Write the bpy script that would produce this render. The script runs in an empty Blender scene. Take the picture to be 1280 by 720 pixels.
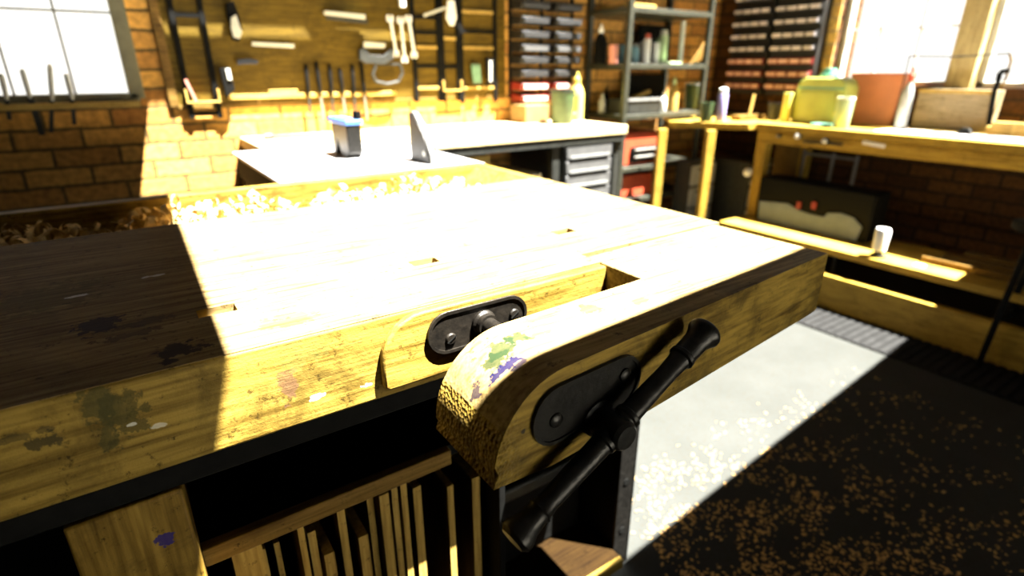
import bpy, bmesh, math, random
from mathutils import Vector, Matrix, Euler
random.seed(7)
C = bpy.context.scene.collection
# ------------------------------------------------------------------ camera
FPX, HY, VX = 700.0, 85.0, 1739.0
TH = math.atan((360-HY)/FPX); AZ = math.atan((VX-640)/(FPX/math.cos(TH)))
CAM = Vector((0, 0, 1.2))
FWD = Vector((math.cos(AZ)*math.cos(TH), math.sin(AZ)*math.cos(TH), -math.sin(TH)))
RGT = Vector((math.sin(AZ), -math.cos(AZ), 0)); UPV = RGT.cross(FWD)
def at(px, py, X=None, Y=None, Z=None):
    """point of the room seen at a pixel of the photo on the plane X=, Y= or Z="""
    r = FWD*FPX + RGT*(px-640) + UPV*(360-py)
    if Z is not None: return CAM + r*((Z-CAM.z)/r.z)
    if Y is not None: return CAM + r*(Y/r.y)
    return CAM + r*(X/r.x)
def mpp(p): return (Vector(p)-CAM).dot(FWD)/FPX      # metres per pixel at a point
cam = bpy.data.cameras.new('camera'); co = bpy.data.objects.new('camera', cam); C.objects.link(co)
cam.sensor_width = 36; cam.lens = 36*FPX/1280; cam.clip_start = .02
co.location = CAM
co.rotation_euler = Matrix((RGT, UPV, -FWD)).transposed().to_euler()
cam.dof.use_dof = True; cam.dof.focus_distance = (Vector((.34, .45, .88))-CAM).dot(FWD); cam.dof.aperture_fstop = 3.0
bpy.context.scene.camera = co
# ------------------------------------------------------------------ helpers
def tag(o, label=None, cat=None, group=None, kind=None):
    if label: o['label'] = label
    if cat: o['category'] = cat
    if group: o['group'] = group
    if kind: o['kind'] = kind
    return o
ORG = {}
def thing(name, label, cat, loc=(0, 0, 0), group=None):
    o = bpy.data.objects.new(name, None); C.objects.link(o); o.location = loc; o.empty_display_size = .05
    ORG[o.name] = Vector(loc)
    return tag(o, label, cat, group)
def org(o):
    while o.parent: o = o.parent
    return ORG.get(o.name, Vector((0, 0, 0)))
class B:
    """collects shapes (world coordinates) into ONE mesh"""
    def __init__(s): s.bm = bmesh.new()
    def poly(s, vs):
        vv = [s.bm.verts.new(Vector(v)) for v in vs]
        return s.bm.faces.new(vv)
    def hexa(s, p):       # 8 points: bottom 4 ccw, top 4 ccw
        v = [s.bm.verts.new(Vector(q)) for q in p]
        for f in ((3,2,1,0),(4,5,6,7),(0,1,5,4),(1,2,6,5),(2,3,7,6),(3,0,4,7)): s.bm.faces.new([v[i] for i in f])
        return s
    def box(s, a, b):
        x0,x1 = sorted((a[0],b[0])); y0,y1 = sorted((a[1],b[1])); z0,z1 = sorted((a[2],b[2]))
        return s.hexa([(x0,y0,z0),(x1,y0,z0),(x1,y1,z0),(x0,y1,z0),(x0,y0,z1),(x1,y0,z1),(x1,y1,z1),(x0,y1,z1)])
    def bar(s, p, q, w, t, up=(0,0,1)):      # rectangular bar from p to q
        p, q = Vector(p), Vector(q); d = (q-p).normalized(); u = Vector(up)
        if abs(d.dot(u)) > .98: u = Vector((0,1,0))
        a = d.cross(u).normalized()*(w/2); b = a.cross(d).normalized()*(t/2)
        return s.hexa([p-a-b, p+a-b, q+a-b, q-a-b, p-a+b, p+a+b, q+a+b, q-a+b])
    def prism(s, pts, ext):
        e = Vector(ext); pts = [Vector(p) for p in pts]
        a = [s.bm.verts.new(p) for p in pts]; b = [s.bm.verts.new(p+e) for p in pts]
        s.bm.faces.new(a); s.bm.faces.new(b[::-1]); n = len(a)
        for i in range(n): s.bm.faces.new([a[i], b[i], b[(i+1) % n], a[(i+1) % n]])
        return s
    def loft(s, A, Bp):
        a = [s.bm.verts.new(Vector(p)) for p in A]; b = [s.bm.verts.new(Vector(p)) for p in Bp]
        s.bm.faces.new(a); s.bm.faces.new(b[::-1]); n = len(a)
        for i in range(n): s.bm.faces.new([a[i], b[i], b[(i+1) % n], a[(i+1) % n]])
        return s
    def rev(s, p, q, prof, n=24):            # prof: (t along p->q in metres, radius)
        p, q = Vector(p), Vector(q); d = (q-p).normalized()
        u = Vector((0,0,1)) if abs(d.z) < .9 else Vector((1,0,0))
        a = d.cross(u).normalized(); b = d.cross(a)
        rings = []
        for t, r in prof:
            c = p + d*t
            if r < 1e-6: rings.append([s.bm.verts.new(c)])
            else: rings.append([s.bm.verts.new(c + (a*math.cos(2*math.pi*i/n)+b*math.sin(2*math.pi*i/n))*r) for i in range(n)])
        for A_, B_ in zip(rings, rings[1:]):
            for i in range(n):
                j = (i+1) % n
                if len(A_) == 1 and len(B_) == 1: continue
                if len(A_) == 1: s.bm.faces.new([A_[0], B_[i], B_[j]])
                elif len(B_) == 1: s.bm.faces.new([A_[i], B_[0], A_[j]])
                else: s.bm.faces.new([A_[i], B_[i], B_[j], A_[j]])
        for R_ in (rings[0], rings[-1]):
            if len(R_) > 1: s.bm.faces.new(R_)
        return s
    def cyl(s, p, q, r0, r1=None, n=20):
        L = (Vector(q)-Vector(p)).length
        return s.rev(p, q, [(0, r0), (L, r0 if r1 is None else r1)], n)
    def tube(s, pts, r, n=10):
        for a, b in zip(pts, pts[1:]): s.cyl(a, b, r, n=n)
        return s
    def build(s, name, mat, parent=None, bevel=0, seg=2, smooth=True, kind=None):
        me = bpy.data.meshes.new(name); bm = s.bm
        bmesh.ops.recalc_face_normals(bm, faces=bm.faces[:])
        if parent is not None:
            bmesh.ops.translate(bm, vec=-org(parent), verts=bm.verts[:])
        bm.to_mesh(me); bm.free()
        me.materials.append(mat)
        if smooth:
            for p in me.polygons: p.use_smooth = True
            me.set_sharp_from_angle(angle=math.radians(35))
        o = bpy.data.objects.new(name, me); C.objects.link(o); o.parent = parent
        if bevel:
            m = o.modifiers.new('bevel', 'BEVEL'); m.width = bevel; m.segments = seg; m.limit_method = 'ANGLE'; m.angle_limit = math.radians(40)
            m.harden_normals = False
        if kind: o['kind'] = kind
        return o
def solo(b, name, mat, label, cat, loc, group=None, **k):
    """a thing that is one mesh, origin at its base"""
    e = Vector(loc); bmesh.ops.translate(b.bm, vec=-e, verts=b.bm.verts[:])
    o = b.build(name, mat, None, **k); o.location = e
    return tag(o, label, cat, group)
# ------------------------------------------------------------------ materials
def newmat(name):
    m = bpy.data.materials.new(name); m.use_nodes = True; nt = m.node_tree
    return m, nt, nt.nodes['Principled BSDF']
def N(nt, t, **k):
    n = nt.nodes.new(t)
    for a, v in k.items():
        if a.startswith('i_'): n.inputs[a[2:].replace('_', ' ')].default_value = v
        else: setattr(n, a, v)
    return n
def ramp(nt, src, stops):
    r = nt.nodes.new('ShaderNodeValToRGB'); el = r.color_ramp.elements
    while len(el) < len(stops): el.new(.5)
    for e, (p, c) in zip(el, stops): e.position = p; e.color = (*c, 1) if len(c) == 3 else c
    nt.links.new(src, r.inputs[0]); return r.outputs[0]
def mixc(nt, fac, a, b, mode='MIX'):
    m = nt.nodes.new('ShaderNodeMix'); m.data_type = 'RGBA'; m.blend_type = mode
    for s, v in ((m.inputs['Factor'], fac), (m.inputs['A'], a), (m.inputs['B'], b)):
        if hasattr(v, 'is_output'): nt.links.new(v, s)
        elif isinstance(v, (tuple, list)): s.default_value = (*v, 1) if len(v) == 3 else v
        else: s.default_value = v
    return m.outputs['Result']
def math_(nt, op, a, b=None, clamp=False):
    m = nt.nodes.new('ShaderNodeMath'); m.operation = op; m.use_clamp = clamp
    for i, v in enumerate((a, b)):
        if v is None: continue
        if hasattr(v, 'is_output'): nt.links.new(v, m.inputs[i])
        else: m.inputs[i].default_value = v
    return m.outputs[0]
def plain(name, col, rough=.6, metal=0, var=.25, scale=30, bump=.15, spec=.5):
    m, nt, p = newmat(name); tc = N(nt, 'ShaderNodeTexCoord')
    n = N(nt, 'ShaderNodeTexNoise', i_Scale=scale, i_Detail=6.0); nt.links.new(tc.outputs['Object'], n.inputs['Vector'])
    c = ramp(nt, n.outputs['Fac'], [(.3, tuple(x*(1-var) for x in col)), (.7, tuple(min(1, x*(1+var)) for x in col))])
    nt.links.new(c, p.inputs['Base Color']); p.inputs['Roughness'].default_value = rough; p.inputs['Metallic'].default_value = metal
    p.inputs['Specular IOR Level'].default_value = spec
    b = N(nt, 'ShaderNodeBump', i_Strength=bump, i_Distance=.002); nt.links.new(n.outputs['Fac'], b.inputs['Height']); nt.links.new(b.outputs[0], p.inputs['Normal'])
    return m
def blobs(nt, vec, col, spots):
    """paint and oil stains at fixed places on the thing"""
    nz = N(nt, 'ShaderNodeTexNoise', i_Scale=75.0, i_Detail=6.0, i_Roughness=.65); nt.links.new(vec, nz.inputs['Vector'])
    for c, r, rgb, *amt in spots:
        mp = N(nt, 'ShaderNodeMapping'); nt.links.new(vec, mp.inputs['Vector'])
        mp.inputs['Location'].default_value = [-c[i]/r[i] for i in range(3)]; mp.inputs['Scale'].default_value = [1/r[i] for i in range(3)]
        ln = N(nt, 'ShaderNodeVectorMath', operation='LENGTH'); nt.links.new(mp.outputs[0], ln.inputs[0])
        d = math_(nt, 'ADD', ln.outputs['Value'], math_(nt, 'MULTIPLY', math_(nt, 'SUBTRACT', nz.outputs['Fac'], .5), 4.0))
        f = math_(nt, 'MULTIPLY', math_(nt, 'SUBTRACT', 1.12, d, True), 5.0, True)
        f = math_(nt, 'MULTIPLY', f, amt[0] if amt else .9)
        col = mixc(nt, f, col, rgb)
    return col
def wood(name, dark, mid, light, axis=0, rough=.45, stain=.5, bump=.5, spots=(), scale=1.0, endbump=None, spec=.12):
    m, nt, p = newmat(name); tc = N(nt, 'ShaderNodeTexCoord'); vec = tc.outputs['Object']
    mp = N(nt, 'ShaderNodeMapping'); sc = [26*scale]*3; sc[axis] = 2.2*scale; mp.inputs['Scale'].default_value = sc
    nt.links.new(vec, mp.inputs['Vector'])
    g = N(nt, 'ShaderNodeTexNoise', i_Scale=1.0, i_Detail=8.0, i_Roughness=.65, i_Distortion=1.2); nt.links.new(mp.outputs[0], g.inputs['Vector'])
    mp2 = N(nt, 'ShaderNodeMapping'); s2 = [160*scale]*3; s2[axis] = 9*scale; mp2.inputs['Scale'].default_value = s2; nt.links.new(vec, mp2.inputs['Vector'])
    f = N(nt, 'ShaderNodeTexNoise', i_Scale=1.0, i_Detail=4.0); nt.links.new(mp2.outputs[0], f.inputs['Vector'])
    c = ramp(nt, g.outputs['Fac'], [(.28, dark), (.5, mid), (.72, light)])
    c = mixc(nt, .55, c, ramp(nt, f.outputs['Fac'], [(.3, dark), (.62, light)]), 'MULTIPLY' if False else 'MIX')
    st = N(nt, 'ShaderNodeTexNoise', i_Scale=9.0*scale, i_Detail=8.0, i_Roughness=.7, i_Distortion=.6); nt.links.new(vec, st.inputs['Vector'])
    sf = ramp(nt, st.outputs['Fac'], [(.36, (1,1,1)), (.52, (0,0,0))])
    c = mixc(nt, math_(nt, 'MULTIPLY', sf, stain), c, tuple(x*.22 for x in dark))
    sp = N(nt, 'ShaderNodeTexNoise', i_Scale=70.0*scale, i_Detail=5.0, i_Roughness=.8); nt.links.new(vec, sp.inputs['Vector'])
    pf = ramp(nt, sp.outputs['Fac'], [(.33, (1,1,1)), (.42, (0,0,0))])
    c = mixc(nt, math_(nt, 'MULTIPLY', pf, .75), c, tuple(x*.15 for x in dark))
    if spots: c = blobs(nt, vec, c, spots)
    nt.links.new(c, p.inputs['Base Color']); p.inputs['Roughness'].default_value = rough; p.inputs['Specular IOR Level'].default_value = spec
    h = math_(nt, 'ADD', math_(nt, 'MULTIPLY', f.outputs['Fac'], .6), math_(nt, 'MULTIPLY', sp.outputs['Fac'], .8))
    b = N(nt, 'ShaderNodeBump', i_Strength=bump, i_Distance=.0015); nt.links.new(h, b.inputs['Height'])
    out = b.outputs[0]
    if endbump is not None:      # hacked, pitted end grain left of this x
        sx = N(nt, 'ShaderNodeSeparateXYZ'); nt.links.new(vec, sx.inputs[0])
        w = math_(nt, 'MULTIPLY', math_(nt, 'SUBTRACT', endbump, sx.outputs[0]), 22.0, True)
        v = N(nt, 'ShaderNodeTexVoronoi', i_Scale=230.0); nt.links.new(vec, v.inputs['Vector'])
        b2 = N(nt, 'ShaderNodeBump', i_Distance=.005); nt.links.new(v.outputs['Distance'], b2.inputs['Height'])
        nt.links.new(w, b2.inputs['Strength']); nt.links.new(out, b2.inputs['Normal']); out = b2.outputs[0]
    nt.links.new(out, p.inputs['Normal'])
    return m
def brick(name, axis, c1=(.62,.34,.08), c2=(.30,.13,.035), mortar=(.13,.085,.03)):
    m, nt, p = newmat(name); tc = N(nt, 'ShaderNodeTexCoord')
    sx = N(nt, 'ShaderNodeSeparateXYZ'); nt.links.new(tc.outputs['Object'], sx.inputs[0])
    cb = N(nt, 'ShaderNodeCombineXYZ'); nt.links.new(sx.outputs[axis], cb.inputs[0]); nt.links.new(sx.outputs[2], cb.inputs[1])
    nz = N(nt, 'ShaderNodeTexNoise', i_Scale=14.0, i_Detail=5.0); nt.links.new(tc.outputs['Object'], nz.inputs['Vector'])
    wob = N(nt, 'ShaderNodeVectorMath', operation='MULTIPLY_ADD'); nt.links.new(nz.outputs['Color'], wob.inputs[0])
    wob.inputs[1].default_value = (.012,.012,0); nt.links.new(cb.outputs[0], wob.inputs[2])
    bt = N(nt, 'ShaderNodeTexBrick', i_Scale=1.0); bt.inputs['Brick Width'].default_value = .225; bt.inputs['Row Height'].default_value = .075
    bt.inputs['Mortar Size'].default_value = .0075; bt.inputs['Mortar Smooth'].default_value = .3; bt.inputs['Bias'].default_value = -.1
    bt.inputs['Color1'].default_value = (*c1,1); bt.inputs['Color2'].default_value = (*c2,1); bt.inputs['Mortar'].default_value = (*mortar,1)
    nt.links.new(wob.outputs[0], bt.inputs['Vector'])
    n2 = N(nt, 'ShaderNodeTexNoise', i_Scale=40.0, i_Detail=6.0); nt.links.new(tc.outputs['Object'], n2.inputs['Vector'])
    c = mixc(nt, .6, bt.outputs['Color'], ramp(nt, n2.outputs['Fac'], [(.3, (.35,.35,.35)), (.7, (1.5,1.4,1.2))]), 'MULTIPLY')
    nt.links.new(c, p.inputs['Base Color']); p.inputs['Roughness'].default_value = .85; p.inputs['Specular IOR Level'].default_value = .2
    h = math_(nt, 'ADD', math_(nt, 'MULTIPLY', bt.outputs['Fac'], -1.0), math_(nt, 'MULTIPLY', n2.outputs['Fac'], .5))
    b = N(nt, 'ShaderNodeBump', i_Strength=.6, i_Distance=.008); nt.links.new(h, b.inputs['Height']); nt.links.new(b.outputs[0], p.inputs['Normal'])
    return m
WB = Vector((.2, 1.0, 0))          # origin of the workbench
def wb(px, py, X=None, Y=None, Z=None): return tuple(at(px, py, X, Y, Z)-WB)
GREEN, BLUE, VIOLET, OIL, WHITE = (.012,.024,.008), (.003,.003,.030), (.020,.016,.034), (.012,.010,.012), (.8,.8,.75)
top_spots = [(wb(222,438,Z=.93), (.022,.016,.02), OIL), (wb(122,407,Z=.93), (.02,.022,.02), (.015,.012,.02)), (wb(210,452,Z=.93), (.01,.006,.02), OIL),
             (wb(165,418,Z=.93), (.03,.008,.02), (.03,.02,.01), .7), (wb(60,372,Z=.93), (.05,.05,.02), (.03,.04,.01), .4), (wb(182,402,Z=.93), (.03,.01,.02), (.02,.015,.01), .6),
             (wb(190,345,Z=.93), (.012,.004,.02), WHITE, .6), (wb(97,370,Z=.93), (.012,.004,.02), WHITE, .6), (wb(360,400,Z=.93), (.03,.02,.02), GREEN, .5),
             (wb(610,345,Z=.93), (.02,.012,.02), VIOLET, .7), (wb(830,303,Z=.93), (.03,.02,.02), VIOLET, .6)]
fr_spots = [(wb(120,505,Y=.575), (.012,.02,.028), (.05,.045,.012), .75), (wb(155,520,Y=.575), (.016,.02,.022), (.05,.045,.012), .75), (wb(135,540,Y=.575), (.008,.02,.02), (.05,.045,.012), .7), (wb(52,556,Y=.575), (.012,.02,.008), (.03,.025,.01), .8),
            (wb(20,550,Y=.575), (.02,.02,.004), (.03,.025,.01), .6), (wb(165,532,Y=.575), (.004,.02,.002), WHITE, .5), (wb(200,534,Y=.575), (.005,.02,.0025), WHITE, .4),
            (wb(398,497,Y=.575), (.0065,.02,.0035), WHITE), (wb(462,482,Y=.575), (.006,.02,.003), WHITE, .8), (wb(360,480,Y=.575), (.008,.02,.02), (.10,.05,.03), .7), (wb(375,440,Y=.575), (.03,.02,.02), (.14,.13,.03), .5)]
arm_spots = [(wb(615,442,Z=.93), (.014,.017,.02), GREEN), (wb(626,431,Z=.93), (.016,.012,.02), GREEN), (wb(645,423,Z=.93), (.018,.009,.02), GREEN), (wb(672,418,Z=.93), (.016,.005,.02), GREEN, .6), (wb(630,455,Z=.925), (.016,.007,.03), BLUE, .95), (wb(650,450,Z=.93), (.010,.005,.03), BLUE, .8), (wb(594,470,Z=.915), (.007,.009,.03), (.006,.004,.018), .85),
             (wb(738,386,Z=.93), (.013,.012,.02), GREEN, .7), (wb(802,376,Z=.93), (.014,.006,.02), (.014,.013,.013), .7), (wb(790,350,Z=.93), (.014,.006,.02), VIOLET, .6), (wb(647,533,Y=.37), (.003,.02,.003), OIL)]
W0, W1, W2 = (.045,.024,.002), (.185,.115,.016), (.34,.23,.045)
M = {}
M['bench_top'] = wood('worn bench top wood', (.05,.028,.007), (.17,.110,.042), (.30,.22,.095), 0, .6, .25, .35, top_spots, spec=.02)
M['bench_front'] = wood('golden beech', W0, W1, W2, 0, .55, .6, 1.0, fr_spots)
M['arm'] = wood('vise arm wood', W0, W1, W2, 0, .5, .6, .5, arm_spots, endbump=.065)
M['arm_top_lit'] = wood('sunlit arm top', (.06,.034,.008), (.22,.145,.05), (.34,.25,.10), 0, .6, .3, .35, arm_spots, endbump=.045)  # paler arm wood, so the upward faces look sunlit
M['pad'] = wood('vise pad wood', W0, W1, W2, 0, .5, .45, 1.0)
M['leg'] = wood('bench leg wood', (.04,.02,.002), (.14,.08,.010), (.26,.165,.03), 2, .5, .6, .5, [(wb(207,675,Y=.585), (.009,.02,.008), (.02,.015,.12))])
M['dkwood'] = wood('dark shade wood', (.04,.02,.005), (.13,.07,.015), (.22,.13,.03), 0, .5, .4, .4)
M['rackwood'] = wood('rack wood', (.05,.026,.004), (.13,.07,.012), (.22,.135,.03), 0, .55, .3, .4)
M['ply_shade'] = wood('shaded ply face', (.012,.006,.001), (.035,.018,.003), (.06,.035,.007), 2, .6, .2, .3)  # dark copy of the plywood for its unlit sides
M['shelf_shade'] = wood('shaded shelf boards', (.004,.002,.001), (.012,.006,.002), (.02,.011,.003), 0, .6, .2, .3, spec=.02)  # near-black wood that puts shade into the base shelf
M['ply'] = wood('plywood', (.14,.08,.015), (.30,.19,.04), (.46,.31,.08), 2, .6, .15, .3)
M['rbench'] = wood('orange pine', (.16,.09,.012), (.36,.22,.03), (.52,.34,.055), 1, .5, .25, .3)
M['rleg'] = wood('orange pine leg', (.16,.09,.012), (.36,.22,.03), (.52,.34,.055), 2, .5, .25, .3)
M['bbench'] = wood('pale worktop', (.36,.26,.12), (.5,.38,.18), (.62,.5,.26), 0, .5, .15, .2)
M['peg'] = wood('pegboard', (.035,.02,.001), (.080,.049,.004), (.125,.08,.008), 0, .6, .35, .3)
M['shelfwood'] = wood('shelf wood', (.2,.12,.03), (.38,.25,.06), (.52,.36,.1), 0, .5, .2, .3)
M['brick_x'] = brick('brick along x', 0); M['brick_y'] = brick('brick along y', 1, (.10,.045,.012), (.05,.022,.008), (.025,.016,.008))  # right wall brick darkened for the shade under the pine bench
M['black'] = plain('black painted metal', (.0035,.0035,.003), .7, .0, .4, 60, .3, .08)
M['iron'] = plain('cast iron', (.014,.013,.011), .38, .6, .5, 90, .5)
M['iron_lit'] = plain('sunlit iron plate', (.012,.0095,.0065), .45, .5, .5, 90, .5)  # iron recoloured for the plate that lies in the sun
M['steel'] = plain('steel', (.35,.34,.30), .35, .9, .2, 60, .1)
M['dkgrey'] = plain('dim grey plastic', (.065,.065,.063), .5, 0, .15, 20, .05)
M['greywood'] = wood('weathered crate wood', (.12,.09,.04), (.24,.185,.10), (.33,.27,.16), 1, .6, .2, .3)
M['slate'] = plain('sunlit case grey', (.10,.125,.19), .6, 0, .08, 20, .05, .2)  # grey standing in for sunlight on the black case
M['midgrey'] = plain('mid grey plastic', (.26,.26,.23), .5, 0, .15, 20, .05)
M['dkmetal'] = plain('dark grey metal', (.022,.023,.019), .5, .3, .35, 40, .2)
M['rackmetal'] = plain('rack metal', (.035,.036,.024), .45, .3, .3, 40, .1)
M['grey'] = plain('grey plastic', (.16,.16,.15), .5, 0, .15, 20, .05)
M['ltgrey'] = plain('light grey paint', (.5,.5,.44), .45, 0, .1, 20, .05)
M['sawtop'] = plain('saw table', (.42,.42,.42), .4, .2, .1, 20, .05)
M['white'] = plain('white paint', (.8,.8,.78), .45, 0, .05, 20, .03)
M['paper'] = plain('paper', (.75,.73,.74), .8, 0, .05, 10, .03)
M['red'] = plain('red paint', (.42,.06,.025), .4, 0, .15, 20, .05)
M['orange'] = plain('terracotta red paint', (.55,.20,.09), .5, 0, .15, 8, .05)
M['blue'] = plain('blue paint', (.04,.12,.35), .4, .1, .2, 20, .05)
M['dkblue'] = plain('dark blue grey metal', (.012,.016,.03), .45, .2, .4, 12, .1)
M['green'] = plain('dull green paint', (.035,.065,.022), .5, 0, .25, 30, .05)
M['ygreen'] = plain('yellow green plastic', (.36,.40,.09), .4, 0, .15, 10, .05)
M['pgreen'] = plain('pale green plastic', (.42,.55,.30), .4, 0, .1, 10, .05)
M['teal'] = plain('teal plastic', (.10,.28,.20), .4, 0, .1, 10, .05)
M['yellow'] = plain('yellow plastic', (.60,.52,.10), .4, 0, .1, 10, .05)
M['pink'] = plain('pink label', (.50,.20,.15), .5, 0, .1, 10, .05)
M['cyan'] = plain('blue can', (.08,.20,.24), .4, 0, .1, 10, .05)
M['purple'] = plain('violet can', (.25,.22,.45), .4, 0, .1, 10, .05)
M['card'] = plain('cardboard', (.22,.13,.04), .8, 0, .15, 20, .05)
M['label'] = plain('bin label', (.018,.018,.018), .5, 0, .3, 14, .03)
M['label_lt'] = plain('pale bin label', (.62,.57,.62), .5, 0, .3, 14, .03)
M['label_red'] = plain('pink bin label', (.70,.45,.40), .5, 0, .3, 14, .03)
M['binblack'] = plain('black bin plastic', (.005,.0045,.004), .5, 0, .3, 20, .05)
M['binred'] = plain('red bin plastic', (.16,.012,.006), .45, 0, .2, 20, .05)
M['winframe'] = plain('window frame paint', (.15,.14,.08), .6, 0, .2, 20, .1)
M['post'] = wood('window post wood', (.3,.22,.09), (.44,.34,.15), (.55,.44,.2), 2, .6, .15, .2)
M['sawdust'] = plain('sawdust', (.44,.25,.07), .8, 0, .5, 90, .3)
M['shaving'] = plain('wood shavings', (.58,.42,.16), .7, 0, .35, 60, .2)
M['rubber'] = plain('ribbed rubber mat', (.0145,.0145,.014), .8, 0, .25, 25, .2, .05)
def concrete():
    m, nt, p = newmat('concrete floor'); tc = N(nt, 'ShaderNodeTexCoord'); vec = tc.outputs['Object']
    n = N(nt, 'ShaderNodeTexNoise', i_Scale=3.0, i_Detail=9.0, i_Roughness=.7); nt.links.new(vec, n.inputs['Vector'])
    c = ramp(nt, n.outputs['Fac'], [(.3, (.029,.0305,.0275)), (.7, (.037,.0385,.0355))])
    s = N(nt, 'ShaderNodeTexNoise', i_Scale=95.0, i_Detail=3.0); nt.links.new(vec, s.inputs['Vector'])   # fine dust
    c = mixc(nt, math_(nt, 'MULTIPLY', ramp(nt, s.outputs['Fac'], [(.55, (0,0,0)), (.66, (1,1,1))]), .35), c, (.03,.021,.010))
    nt.links.new(c, p.inputs['Base Color']); p.inputs['Roughness'].default_value = .9; p.inputs['Specular IOR Level'].default_value = .03
    b = N(nt, 'ShaderNodeBump', i_Strength=.3, i_Distance=.003); nt.links.new(s.outputs['Fac'], b.inputs['Height']); nt.links.new(b.outputs[0], p.inputs['Normal'])
    return m
M['concrete'] = concrete()
M['plaster'] = plain('dark plaster', (.018,.014,.008), .9, 0, .15, 5, .1)
M['ground'] = plain('pavement', (.50,.475,.40), .9, 0, .1, 5, .1)
def glass():
    m = bpy.data.materials.new('window glass'); m.use_nodes = True; nt = m.node_tree; nt.nodes.clear()
    o = N(nt, 'ShaderNodeOutputMaterial'); mx = N(nt, 'ShaderNodeMixShader', i_Fac=.03)
    t = N(nt, 'ShaderNodeBsdfTransparent', i_Color=(.99,.99,.99,1)); g = N(nt, 'ShaderNodeBsdfGlossy', i_Roughness=.02)
    nt.links.new(t.outputs[0], mx.inputs[1]); nt.links.new(g.outputs[0], mx.inputs[2]); nt.links.new(mx.outputs[0], o.inputs[0]); return m
M['glass'] = glass()
# ------------------------------------------------------------------ light
SUN = Vector((-.27, .297, -1.0))
sd = bpy.data.lights.new('sun', 'SUN'); so = bpy.data.objects.new('sun', sd); C.objects.link(so)
so.rotation_euler = SUN.to_track_quat('-Z', 'Y').to_euler(); so.location = (2, -2, 5)
sd.energy = 98; sd.angle = math.radians(.35); sd.color = (1, .97, .91)
w = bpy.data.worlds.new('sky'); bpy.context.scene.world = w; w.use_nodes = True; nt = w.node_tree
tc = N(nt, 'ShaderNodeTexCoord'); sx = N(nt, 'ShaderNodeSeparateXYZ'); nt.links.new(tc.outputs['Generated'], sx.inputs[0])
c = ramp(nt, sx.outputs[2], [(0.0, (1.0,.98,.92)), (.17, (1.0,.99,.95)), (.38, (.10,.105,.11)), (1.0, (.03,.033,.04))])
bg = nt.nodes['Background']; nt.links.new(c, bg.inputs['Color']); bg.inputs['Strength'].default_value = 1.6
vs = bpy.context.scene.view_settings
vs.view_transform = 'Standard'; vs.look = 'None'; vs.gamma = 1; vs.use_curve_mapping = False; vs.exposure = 0.0
# ------------------------------------------------------------------ the room
XR, YB, XL, YF, ZC = 3.9, 2.95, -3.0, -2.6, 2.6
def struct(b, name, mat, **k): return b.build(name, mat, None, kind='structure', **k)
struct(B().box((XL-.3, YF-.3, -.12), (XR+.3, YB+.3, 0)), 'floor', M['concrete'], smooth=False)
o = struct(B().box((-30, -30, -.2), (30, 30, -.13)), 'ground', M['ground'], smooth=False)  # pale so it bounces fill light through the front opening
# back wall with the left window opening
wx0, wx1, wz0, wz1 = -1.06, .112, 1.08, 1.75
b = B(); b.box((XL-.2, YB, 0), (wx0, YB+.25, ZC)); b.box((wx1, YB, 0), (XR+.25, YB+.25, ZC)); b.box((wx0, YB, 0), (wx1, YB+.25, wz0)); b.box((wx0, YB, wz1), (wx1, YB+.25, ZC))
struct(b, 'wall_back', M['brick_x'], smooth=False)
wins = [(1.385, 2.045), (.32, 1.262)]; rz0 = 1.10
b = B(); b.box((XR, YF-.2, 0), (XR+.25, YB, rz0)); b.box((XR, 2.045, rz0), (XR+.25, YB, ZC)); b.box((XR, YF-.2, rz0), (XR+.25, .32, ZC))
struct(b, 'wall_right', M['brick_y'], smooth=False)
struct(B().box((XL-.2, YF-.2, 0), (XL, YB, ZC)), 'wall_left', M['plaster'], smooth=False)
dx0, dx1, dz1 = .2, 2.6, 1.25  # unseen opening, placed and sized to let in fill light
b = B(); b.box((XL, YF-.2, 0), (dx0, YF, ZC)); b.box((dx1, YF-.2, 0), (XR, YF, ZC)); b.box((dx0, YF-.2, dz1), (dx1, YF, ZC))
struct(b, 'wall_front', M['plaster'], smooth=False)
struct(B().box((XR-.03, 1.262, 1.0), (XR+.16, 1.385, ZC)), 'trim_1', M['post'], bevel=.004)
# ceiling with the roof light the sun falls through
def roof(p, z=ZC): s = (z-p[2]); return (p[0]-SUN.x*s, p[1]-SUN.y*s)
a0 = roof((.285, .398, .93)); a1 = roof((3.35, .945, 0)); sl = (a1[1]-a0[1])/(a1[0]-a0[0])
l0 = roof((.062, .9, .93)); l1 = roof((.14, 2.95, 1.06))
nl = l0[0]-.03; nearY = lambda x: a0[1]+sl*(x-a0[0]); NL = (l0[0]-.018, nearY(l0[0]-.018)); NR = (XR, nearY(XR)); FY = roof((0, 2.95, 1.06))[1]; FL = (l1[0], FY)
s0, s1 = roof((0, 2.95, 1.292))[1], roof((0, 2.95, 1.345))[1]
sxs = [roof((x, 2.95, 1.31))[0] for x in (.21, .86, .95, 1.38, 1.60, 1.70)]
b = B()
def cq(*pts): b.prism([(x, y, ZC) for x, y in pts], (0, 0, .01))
cq((XL, YF), (XR, YF), NR, NL, (XL, NL[1])); cq((XL, NL[1]), NL, FL, (XL, FY))
cq((XL, FY), (XR, FY), (XR, s0), (XL, s0)); cq((XL, s1), (XR, s1), (XR, YB), (XL, YB))
ed = [XL]+sxs+[XR]
for i in range(0, len(ed), 2):
    tp = .05
    cq((ed[i], s0), (ed[i+1]+(tp if i+1 < len(ed)-1 else 0), s0), (ed[i+1], s1), (ed[i]-(tp if i else 0), s1))
struct(b, 'ceiling', M['plaster'], smooth=False)
struct(B().box((NL[0]-.2, NL[1]-.3, ZC+.03), (XR, YB-.2, ZC+.036)), 'window_4', M['glass'], smooth=False)
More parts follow.
